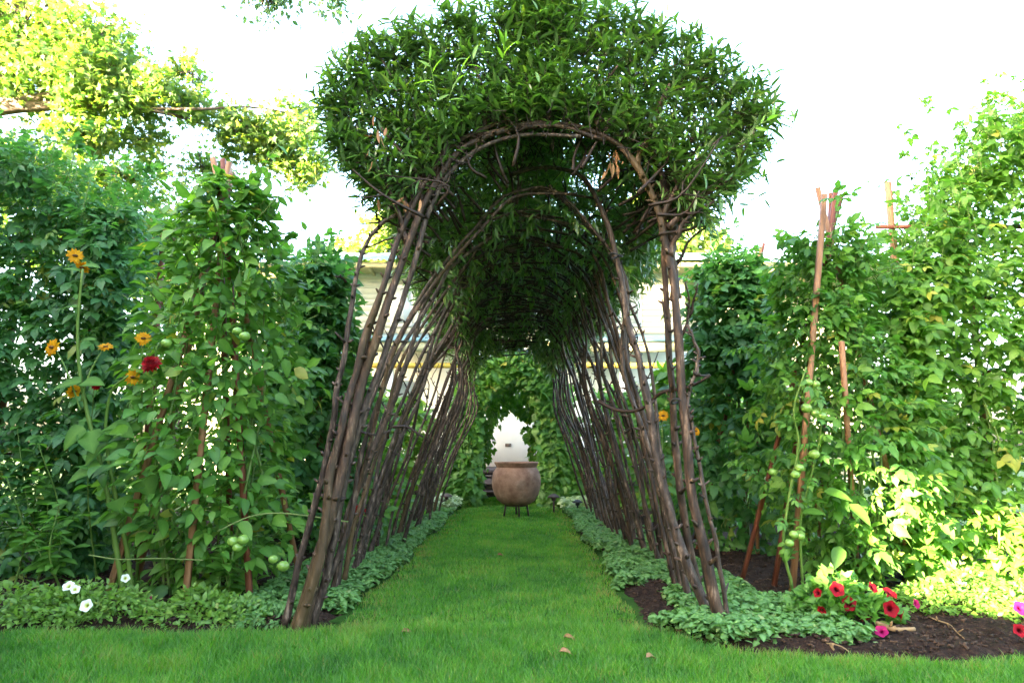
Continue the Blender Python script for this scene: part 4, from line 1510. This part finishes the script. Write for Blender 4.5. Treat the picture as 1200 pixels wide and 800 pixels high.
# zinnias
g = ground(186, 695)
zn, top = leafy_stalk('zinnia', 'dark red pompom zinnia in front of the left tomato tower', 'zinnia', (g[0], g[1], 0), at(177, 430, 4.3), M['zinnia'], 'ovate', OVATE, (.10, .16), 7, .008, branch=0, bend=.02, start=.2)
pompom(zn, at(177, 427, 4.28), (0, -.75, .5), .062)
g = ground(115, 690)
zn, top = leafy_stalk('zinnia', 'small red zinnia beside the tall sunflower stalk', 'zinnia', (g[0], g[1], 0), at(110, 455, 4.5), M['zinnia'], 'ovate', OVATE, (.09, .15), 6, .007, branch=0, bend=.03, start=.25)
pompom(zn, at(112, 450, 4.48), (.8, -.4, .3), .042)
g = ground(418, 668)
zn, top = leafy_stalk('zinnia', 'scarlet zinnia glowing between the left willow stems', 'zinnia', (g[0], g[1], 0), at(420, 602, 5.55), M['zinnia'], 'ovate', OVATE, (.08, .13), 5, .006, branch=0, bend=.01, start=.2)
pompom(zn, at(421, 598, 5.5), (0, -.6, .7), .055)
spots = [(205, 700, 200, 470, 'below the tomato tower, leftmost'), (228, 702, 232, 520, 'below the tomato tower, second'), (250, 698, 262, 450, 'at the middle of the tomato tower'),
         (300, 690, 305, 520, 'right of the tomato tower stake'), (218, 690, 215, 600, 'low in front of the tomato tower'), (268, 705, 280, 610, 'shortest, by the tomato tower stake'),
         (40, 690, 45, 520, 'in the far left corner bed, tallest'), (75, 700, 70, 590, 'in the far left corner bed, middle'), (15, 695, 8, 560, 'at the left picture edge'), (108, 678, 112, 570, 'behind the sunflower stalks'), (60, 680, 20, 500, 'at the back of the left corner')]
for bx_, by_, tx_, ty_, wh in spots:
    g = ground(bx_, by_)
    leafy_stalk('zinnia', 'green unopened zinnia stalk with broad paired leaves ' + wh, 'zinnia', (g[0], g[1], 0), at(tx_, ty_, g[1] - .12), M['zinnia'], 'ovate', OVATE, (.09, .18), 8, .009, branch=2, start=.3)
# low white petunias and edging
pw = mound('white_petunia', 'low green petunia mound with white flowers by the front left lawn edge', 'petunia', (ground(80, 735)[0], 4.25), (.48, .26), .20, 1500, 'low', OVATE_LOW, M['low'], (.025, .05), 60)
trumpet(pw, at(80, 686, 4.15), (.0, -.7, .7), .032, M['petunia_white'])
trumpet(pw, at(88, 690, 4.12), (.5, -.7, .5), .026, M['petunia_white'])
trumpet(pw, at(101, 709, 4.02), (.05, -.9, .4), .034, M['petunia_white'])
trumpet(pw, at(147, 677, 4.35), (.5, -.7, .4), .025, M['petunia_white'])
mound('edging_plant', 'low green leafy edging plant at the far left lawn edge', 'edging plant', (ground(8, 735)[0], 4.25), (.45, .26), .20, 1000, 'low', OVATE_LOW, M['low'], (.03, .06), 50)
ed = mound('edging_plant', 'low light green edging plant left of the front willow clump', 'edging plant', (ground(235, 730)[0], 4.2), (.40, .2), .17, 1100, 'low', OVATE_LOW, M['low'], (.03, .055), 50)
trumpet(ed, at(174, 701, 4.3), (0, -.7, .6), .02, M['petunia_pink'])
mound('edging_plant', 'small light green plant at the foot of the front left willow clump', 'edging plant', (ground(310, 730)[0], 4.15), (.22, .16), .10, 420, 'low', OVATE_LOW, M['lamium'], (.03, .05), 20)
# twine, irrigation pipe
p = px_path([(104, 650), (140, 655), (185, 654), (238, 656)], 4.4, 4.4)
solo('garden_twine', tube(MB(), catmull(p, 24), .0045, 5), M['twine'], 'pale green stretched twine across the sunflower stalks', 'twine', smooth=True)
p = px_path([(255, 622), (290, 606), (320, 601), (352, 603), (408, 611)], 4.3, 4.5)
solo('garden_twine', tube(MB(), catmull(p, 24), .0045, 5), M['twine'], 'pale green stretched twine running into the front left willow stems', 'twine', smooth=True)
p = [ground(248, 712, .03), ground(285, 706, .04), ground(310, 698, .06), ground(336, 688, .05)]
solo('irrigation_pipe', tube(MB(), catmull(np.array(p), 20), .009, 7), M['black_plastic'], 'thin black irrigation pipe on the soil left of the willow', 'pipe', smooth=True)

# ------------------------------------------------------------------ right side
RY = 4.95
rap = at(972, 258, RY)
rcx = at(962, 500, RY)[0]
tp = thing('stake_teepee', 'tall wooden stake teepee with bare stakes showing on the right', 'trellis', (rcx, RY, 0), 'wooden stake teepees')
for (bx_, by_, tx_, ty_, Yt, mt, w) in ((926, 706, 966, 228, 4.72, 'stake', .034), (1006, 690, 986, 400, 4.42, 'stake', .028), (905, 690, 980, 220, 4.9, 'stake_red', .03), (866, 684, 986, 228, 4.95, 'stake_red', .028),
                                        (966, 668, 945, 500, 5.3, 'stake', .026), (1075, 690, 958, 220, 4.9, 'stake', .03), (960, 640, 974, 226, 5.0, 'stake_red', .028)):
    b = ground(bx_, by_)
    t = at(tx_, ty_, Yt)
    b[2] = -.04
    part('stake', bar(MB(), b, t, w), M[mt], tp)
rv = column_plant('tomato_plant', 'staked tomato tower on the right with clusters of green fruit', 'tomato plant', (rcx + .14, RY + .10), 2.58,
                  lambda t: (.55 if t > .35 else .12 + t * 1.22) * (1 - .85 * max(0, t - .25)), 1500, 'tomato', TOMATO, M['tomato'], (.09, .25), singles=140, stems=10, top_sprig=44, fill=.55)
q = stalk(rv, [(930, 690), (918, 640), (925, 580), (936, 520), (930, 480), (945, 430)], .011, .006, 4.6, 4.4, 'stem_green')
q = stalk(rv, [(940, 680), (938, 610), (950, 560), (962, 500), (955, 440)], .010, .005, 4.7, 4.4, 'stem_green')
for px, py, r in ((945, 478, .036), (955, 484, .03), (963, 487, .032), (947, 448, .03), (956, 450, .028), (954, 532, .036), (937, 548, .03), (932, 556, .03), (925, 636, .03), (930, 626, .03), (938, 628, .028), (905, 553, .028)):
    tomato_fruit(rv, at(px, py, 4.42 + (0.25 if px < 912 else 0)), r)
for pts_ in ([(930, 690), (918, 640), (925, 580), (936, 520), (930, 480), (945, 430)], [(940, 680), (938, 610), (950, 560), (962, 500), (955, 440)]):
    qv = catmull(px_path(pts_, 4.6, 4.4), 26)[3:]
    m = len(qv)
    single_leaves(rv, 'tomato', TOMATO, M['tomato'], qv, nrm(rng.normal(0, .7, (m, 3)) + [0, -.3, -.1]), nrm(rng.normal(0, .35, (m, 3)) + [0, -.3, 1]), rng.uniform(.07, .17, m))
for px, py, d, s in ((965, 575, (.8, -.5, -.1), .17), (985, 640, (-.5, -.6, -.6), .16), (940, 600, (.6, -.7, .2), .14), (995, 590, (.5, -.6, -.5), .17)):
    big_leaf(rv, px, py, 4.5, d, (0, -.6, .8), s, OVATE, 'ovate', 'bean')
teepee('wooden stake teepee farther back on the right', at(884, 318, 7.0), (at(876, 600, 7)[0], 7.0), .62, 6, .35)
rv2 = column_plant('tomato_plant', 'tomato tower farther back on the right between willow stems and front teepee', 'tomato plant', (at(872, 600, 7)[0], 7.0), 2.95,
                   lambda t: (.70 if t > .15 else .43 + t * 1.8) * (1 - 1.15 * max(0, t - .3)), 1500, 'tomato', TOMATO, M['tomato_dark'], (.2, .34), singles=60, stems=9, top_sprig=44)
for px, py in ((862, 520), (868, 512), (858, 508), (872, 524), (865, 530)):
    tomato_fruit(rv2, at(px, py, 6.3), .035)
# tall wall of climbing plants at the right
RWY = 5.5
tr = thing('wooden_trellis', 'reddish wooden trellis inside the tall plant wall on the right', 'trellis', (3.9, RWY, 0))
for x in (3.15, 3.75, 4.35, 4.95):
    part('post', bar(MB(), (x, RWY - .05, -.05), (x, RWY - .05, 3.2), .04), M['stake'], tr)
for z in (.5, 1.0, 1.6, 2.2, 2.8):
    part('rail', bar(MB(), (3.0, RWY - .09, z), (5.2, RWY - .09, z), .028), M['stake_red'], tr)
box_plant('climbing_bean', 'tall bright green wall of climbing bean leaves at the right edge', 'bean plant', (4.1, RWY), (1.2, .55),
          lambda x: np.interp(x, [2.8, 3.1, 3.4, 3.8, 5.3], [2.1, 2.5, 2.95, 3.5, 4.05]) + .04 * math.sin(x * 7), 9500, 'bean', BEAN, M['bean'], (.07, .19), singles=200, stems=16, shell=.58, sprigs=240)
# plants in the sunlit corner
spots = [(1060, 690, 1058, 600, 'nearest the red petunias'), (1090, 685, 1095, 590, 'left in the sunny corner'), (1125, 690, 1130, 575, 'tallest in the sunny corner'), (1155, 690, 1158, 600, 'in the sunny corner by the trellis'), (1185, 695, 1190, 590, 'at the right picture edge'), (1075, 675, 1070, 570, 'at the back of the sunny corner')]
for bx_, by_, tx_, ty_, wh in spots:
    g = ground(bx_, by_)
    leafy_stalk('basil', 'light green broad leaved herb, colour paled further to look sunlit, ' + wh, 'herb', (g[0], g[1], 0), at(tx_, ty_, g[1] - .1), M['herb'], 'ovate', OVATE, (.11, .18), 7, .007, branch=3, start=.1)
mound('edging_plant', 'sunlit pale green edging mound in the right corner bed', 'edging plant', (ground(1085, 705)[0], ground(1085, 718)[1]), (.42, .30), .22, 1700, 'low', OVATE_LOW, M['low'], (.025, .05), 60)
pk = mound('magenta_petunia', 'low edging mound with magenta petunias at the right picture edge', 'petunia', (ground(1185, 715)[0], ground(1185, 726)[1]), (.38, .26), .2, 1400, 'low', OVATE_LOW, M['low'], (.025, .05), 60)
trumpet(pk, at(1196, 712, 3.75), (-.1, -.8, .4), .035, M['petunia_pink'])
trumpet(pk, at(1195, 738, 3.65), (-.1, -.8, .4), .032, M['petunia_red'])
# red petunias
rp = mound('red_petunia', 'red petunia plant with dark throated flowers on the soil right', 'petunia', (ground(1000, 735)[0], ground(1000, 728)[1]), (.34, .22), .24, 620, 'zlow', OVATE_LOW, M['zinnia'], (.05, .085), 90)
for px, py, f, r, m in ((981, 690, (-.05, -.9, .35), .040, 'petunia_red'), (995, 707, (0, -.95, .2), .040, 'petunia_red'), (1044, 713, (0, -.95, .2), .044, 'petunia_red'), (1023, 688, (.4, -.7, .5), .030, 'petunia_red'), (1043, 694, (.3, -.5, .8), .040, 'petunia_red'),
                        (958, 694, (-.8, -.5, .4), .026, 'petunia_red'), (1057, 722, (.8, -.5, -.3), .032, 'petunia_red'), (963, 715, (-.7, -.5, -.2), .026, 'petunia_red'), (1074, 707, (.4, -.8, .3), .026, 'petunia_pink'), (1015, 725, (.2, -.5, -.8), .028, 'petunia_red')):
    trumpet(rp, at(px, py, ground(1000, 728)[1] - .2), f, r, M[m])
g = ground(1034, 752)
pf = thing('fallen_petunia', 'fallen magenta petunia flower lying on the dark soil', 'flower', (g[0], g[1], 0))
trumpet(pf, (g[0], g[1], .055), (-.3, -.5, .5), .032, M['petunia_pink'])
# stick, straw, dry leaves
solo('broken_stick', stem_mesh(np.array([ground(1028, 730, .05), ground(1050, 737, .05), ground(1072, 736, .05)]), .013, .011, 12, 7, 3, .1, 3), M['straw'], 'short pale broken stick on the sunlit soil', 'stick', smooth=True)
for k, (pa, pb, lb) in enumerate((((1088, 722), (1130, 748), 'dry root straggling over the sunny soil by the right edge'), ((958, 752), (995, 763), 'thin straw lying on the dark soil below the petunias'), ((868, 690), (905, 704), 'brown twig on the soil behind the dead nettle'))):
    a, b = ground(*pa, .04), ground(*pb, .03)
    solo('dry_twig', stem_mesh(np.array([a, (a + b) / 2 + [0.02, 0, .01], b]), .005, .003, 10, 5, 3, .1, k), M['straw'] if k < 2 else M['twig'], lb, 'twig', smooth=True)
for k, (px, py, lb) in enumerate(((660, 746, 'curled reddish dry leaf on the grass path'), (655, 763, 'pale dry leaf on the grass just below the reddish one'), (470, 740, 'tan dry leaf near the left path edge'), (583, 650, 'dry leaf in the middle of the grass path'), (757, 770, 'rusty dry leaf on the lawn by the dark soil corner'))):
    g = ground(px, py, .035)
    mb = MB()
    scatter(mb, leaflet(1, .5, 4, .8, .5, .4), np.array([g]), nrm(np.array([[1, .2 * k - .3, .15]])), nrm(np.array([[.1, -.3, 1]])), np.array([.07]))
    solo('dry_leaf', mb, M['dry'], lb, 'leaf')
# dark plastic planter in the bed
g = ground(992, 668)
pl = thing('black_plant_pot', 'black plastic pot standing half hidden behind the right stakes', 'pot', (g[0], g[1], 0))
part('pot_wall', lathe(MB(), [(0, 0), (.09, 0), (.12, .2), (.135, .2), (.135, .235), (.12, .235), (.11, .1), (0, .1)], (g[0], g[1], 0), 20), M['black_plastic'], pl, smooth=False)
part('potting_soil', lathe(MB(), [(.112, .19), (.05, .2), (0, .205)], (g[0], g[1], 0), 16), M['soil'], pl)

# ------------------------------------------------------------------ mid-ground shrubs seen between the stems
mids = [(-2.6, 9.4, 1.05, 2.35, 'zinnia', 'leafy green shrub behind the left willow row, nearest'), (-3.4, 11.5, 1.1, 2.9, 'low', 'leafy green shrub behind the left willow row, middle'), (-2.1, 12.6, .8, 1.9, 'low', 'leafy green shrub behind the left willow row, beside the hop arch'),
        (2.5, 9.6, .85, 2.1, 'low', 'leafy green shrub behind the right willow row, nearest'), (2.0, 12.3, .8, 2.0, 'zinnia', 'leafy green shrub behind the right willow row, beside the hop arch'), (3.6, 11.5, 1.2, 2.3, 'low', 'leafy green shrub behind the right teepees, in front of the porch')]
for x, y, r, h, mt, lb in mids:
    v = column_plant('garden_shrub', lb, 'shrub', (x, y), h, lambda t, r=r: r * (1 - .55 * t ** 2), 1100, 'ovate_low', OVATE_LOW, M[mt], (.14, .26), singles=0, stems=6, top_sprig=14, group='shrubs behind the tunnel')
    if x == -2.6:
        for px, py in ((388, 428), (396, 420), (385, 440), (394, 440)):
            mb = MB()
            c = at(px, py, 8.45)
            for k in range(10):
                petal_ring(mb, c + rng.normal(0, .03, 3), rand_unit(1)[0], 6, .045, .025, .2)
            part('flower_cluster', mb, M['lilac'], v)
rb = thing('black_eyed_susan', 'small orange flower with dark centre between the right willow stems', 'flower', (at(776, 600, 6)[0], 6.0, 0))
stalk(rb, [(776, 650), (777, 580), (776, 520), (776, 490)], .007, .004, 6.0, 6.0)
daisy(rb, at(777, 487, 5.95), (-.05, -1, .1), .05)
daisy(rb, at(815, 505, 6.0), (.3, -.8, .2), .04)
stalk(rb, [(777, 590), (800, 550), (815, 508)], .005, .003, 6.0, 6.0, name='side_stem')
for px, py, d, s in ((776, 540, (.9, -.3, .1), .16), (777, 525, (-.9, -.3, .1), .15), (776, 570, (.7, -.5, -.2), .17), (777, 600, (-.7, -.5, -.2), .17)):
    big_leaf(rb, px, py, 6.0, d, (0, -.4, 1), s, OVATE, 'ovate', 'zinnia')


# ------------------------------------------------------------------ trees
def tree(name, label, base, trunk_h, limbs, clusters, n, tplname, tpl, mat, size, r0=.25, singles=0, cat='tree', group=None):
    """limbs: paths (world); clusters: (centre, radii, share)"""
    v = thing(name, label, cat, (base[0], base[1], 0), group)
    base = np.asarray(base, float)
    top = np.array([base[0], base[1], trunk_h])
    q = catmull(np.array([base + [0, 0, -.1], base * .5 + top * .5 + [.1, 0, 0], top]), 14)
    part('trunk', tube(MB(), q, np.linspace(r0, r0 * .6, 14), 12), M['tree_bark'], v, smooth=True)
    for lp, ra, rb_ in limbs:
        part('limb', tube(MB(), catmull(np.array(lp), 18), np.linspace(ra, rb_, 18), 7), M['tree_bark'], v, smooth=True)
    tw = MB()
    PP = []
    tot = sum(c[2] for c in clusters)
    for c, rad, sh in clusters:
        c, rad = np.asarray(c, float), np.asarray(rad, float)
        m = int(n * sh / tot)
        k = max(4, m // 28)
        sub = c + rand_unit(k) * rad * (rng.random((k, 1)) ** .4)
        for s_ in sub:
            tube(tw, catmull(np.array([c + (s_ - c) * .1, c * .5 + s_ * .5 + rng.normal(0, .06, 3), s_]), 5), np.linspace(.014, .004, 5), 4, cap=False)
        PP.append(sub[rng.integers(0, k, m)] + rng.normal(0, 1, (m, 3)) * .24 * np.clip(rad.mean(), .4, 1.2))
    P = np.concatenate(PP)
    m = len(P)
    part('twigs', tw, M['tree_bark'], v, kind='stuff')
    leaves(v, tplname, tpl, mat, P, nrm(rng.normal(0, .6, (m, 3)) + [0, 0, -.5]), nrm(rng.normal(0, .5, (m, 3)) + [0, 0, 1]), rng.uniform(*size, m), singles=singles, name='crown')
    return v


TY = 9.5
B = np.array([-9.0, TY, 0])
limbs = [([(-9.0, TY, 3.6), at(-80, 150, TY), at(0, 128, TY), at(60, 124, TY), at(110, 118, TY)], .16, .05),
         ([(-9.0, TY, 4.0), at(-60, 130, TY), at(20, 120, TY), at(80, 105, TY), at(95, 80, TY)], .13, .04),
         ([at(60, 124, TY), at(130, 125, TY), at(190, 132, TY), at(250, 148, TY + .5), at(330, 165, TY + 1)], .045, .012),
         ([at(150, 127, TY), at(230, 128, TY), at(300, 126, TY + .5), at(370, 140, TY + 1)], .028, .008),
         ([(-9.0, TY, 4.5), at(-60, 60, TY), at(0, 20, TY), at(40, -20, TY)], .14, .05),
         ([at(0, 20, TY), at(60, 5, TY), at(110, 12, TY)], .05, .015),
         ([at(20, 84, TY), at(50, 82, TY), at(85, 88, TY)], .05, .03),
         ([at(40, -20, TY), at(150, -60, TY - 1), at(270, -40, TY - 2), at(340, -10, TY - 2.5)], .05, .012)]
cl = [(at(30, 30, TY), (1.0, .9, .7), 9), (at(110, 45, TY), (.6, .7, .5), 5), (at(90, 90, TY), (.7, .8, .35), 6), (at(10, 95, TY), (.6, .8, .5), 5), (at(110, 115, TY), (.5, .6, .25), 4),
      (at(95, 160, TY), (.42, .5, .25), 4), (at(10, 60, TY), (.8, .7, .5), 5), (at(30, 185, TY + .5), (.7, .6, .3), 3), (at(160, 118, TY), (.45, .5, .22), 3), (at(225, 85, TY + .3), (.42, .5, .3), 1.3), (at(215, 125, TY + .3), (.6, .5, .2), 2.6),
      (at(280, 145, TY + .6), (.6, .5, .22), 3), (at(335, 165, TY + 1), (.6, .6, .4), 5), (at(355, 195, TY + 1), (.4, .5, .25), 3), (at(300, 175, TY + 1), (.5, .5, .2), 2.5), (at(170, 165, TY + .6), (.45, .4, .25), 1.6), (at(345, 130, TY + 1), (.35, .4, .15), 1.2),
      (at(150, 205, TY + 1.5), (.8, .5, .35), 3), (at(60, 205, TY + 1.5), (.8, .5, .35), 3), (at(235, 195, TY + 1.5), (.6, .5, .3), 2), (at(130, 75, TY), (.5, .6, .3), 3), (at(185, 100, TY), (.4, .5, .2), 2),
      (at(-120, 40, TY), (1.6, 1.4, 1.2), 9), (at(-150, -120, TY), (1.8, 1.5, 1.3), 10), (at(20, -110, TY), (1.5, 1.2, .9), 8)]
tree('maple_tree', 'big sunlit yellow green tree reaching in at the upper left', B, 4.6, limbs, cl, 26000, 'maple', MAPLE, M['maple'], (.055, .125), .3, singles=60)
tree('evergreen_tree', 'tree with blue green sprays hanging in at the top edge', (-7.5, 4.5, 0), 5.0,
     [([(-7.5, 4.5, 4.8), (-5.5, 4.8, 5.4), at(200, -150, 5.4), at(330, -40, 5.4)], .12, .02)],
     [(at(310, -10, 5.4), (.26, .3, .12), 3), (at(385, -12, 5.4), (.16, .3, .1), 1.5), (at(250, -60, 5.4), (.5, .5, .2), 3)], 1100, 'ovate_low', OVATE_LOW, M['bluish'], (.035, .07), .2)
tree('background_tree', 'sunlit yellow green tree rising behind the right house wing', (5.2, 24, 0), 5.5, [([(5.2, 24, 5), (5.5, 24, 7), (6.2, 24, 8)], .15, .05)],
     [(at(800, 285, 23), (1.2, 1.2, 1.0), 5), (at(770, 250, 23), (1.0, 1, 1.0), 4), (at(835, 300, 23), (.7, .9, .5), 2)], 2600, 'maple', MAPLE, M['tree'], (.2, .34), .22)
tree('background_tree', 'hazy green tree rising behind the left house roof', (-5.0, 27, 0), 6, [([(-5, 27, 5.5), (-5, 27, 8), (-4.5, 27, 9.5)], .15, .05)],
     [(at(430, 300, 26), (1.4, 1.3, .7), 4), (at(395, 306, 26), (.8, 1, .3), 2), (at(470, 270, 26), (1.3, 1.3, 1.2), 5)], 2400, 'maple', MAPLE, M['tree'], (.2, .36), .22)
tree('background_tree', 'bright green tree glimpsed behind the far left bean plants', (-7.5, 15, 0), 3.2, [([(-7.5, 15, 3), (-6.8, 15, 4), (-6.0, 15, 4.4)], .12, .04)],
     [(at(160, 280, 14.5), (1.3, 1, 1.2), 5), (at(230, 330, 14.5), (1.2, 1, 1.0), 4), (at(60, 240, 14.5), (1.8, 1, 1.2), 5)], 2600, 'maple', MAPLE, M['maple'], (.16, .28), .18)


# ------------------------------------------------------------------ added out-of-view hedge left of the viewpoint: shades the garden, its gap shapes one patch of sun
def make_shade_hedge():
    n2 = SUN_DIR
    t2 = np.array([.591, -.806])
    d0 = 5.9
    Hh = 6.6

    def W(s, dd, z):
        p = n2 * (d0 + dd) + t2 * s
        return (p[0], p[1], z)
    h = thing('added_shade_hedge', 'added unseen evergreen hedge, stepped and with an opening to shape the sunlight, left of the viewpoint', 'hedge', W(-2, .4, 0))
    patch = np.array([3.0, 4.5, .34])
    sp = patch[:2] @ t2
    dp = d0 - patch[:2] @ n2
    zc = patch[2] + dp * math.tan(SUN_EL)
    s0, s1, z0, z1 = sp - .50, sp + .42, zc - .36, zc + .48
    rects = [(-18.0, -13.8, -.05, 10.5), (-13.8, s0, -.05, Hh), (s1, 5.0, -.05, Hh), (s0, s1, -.05, z0), (s0, s1, z1, Hh)]
    for a, b, c, d in rects:
        mb = MB()
        V = [W(a, 0, c), W(b, 0, c), W(b, .35, c), W(a, .35, c), W(a, 0, d), W(b, 0, d), W(b, .35, d), W(a, .35, d)]
        mb.add(V, BOXF)
        part('shade_block', mb, M['hedge'], h)
    n = 16000
    s = rng.uniform(-18, 5.0, n)
    z = rng.random(n) * np.where(s < -13.8, 10.6, Hh + .1)
    k = ~((s > s0 - .05) & (s < s1 + .05) & (z > z0 - .05) & (z < z1 + .05))
    s, z = s[k], z[k]
    n = len(s)
    P = np.array([W(a, rng.uniform(-.12, .0), b) for a, b in zip(s, z)])
    out = np.array([-n2[0], -n2[1], .3])
    mb = MB()
    scatter(mb, OVATE_LOW, P, nrm(rng.normal(0, .6, (n, 3)) + out), nrm(rng.normal(0, .4, (n, 3)) + [0, 0, 1]), rng.uniform(.12, .22, n))
    part('foliage', mb, M['hedge'], h, kind='stuff')


make_shade_hedge()
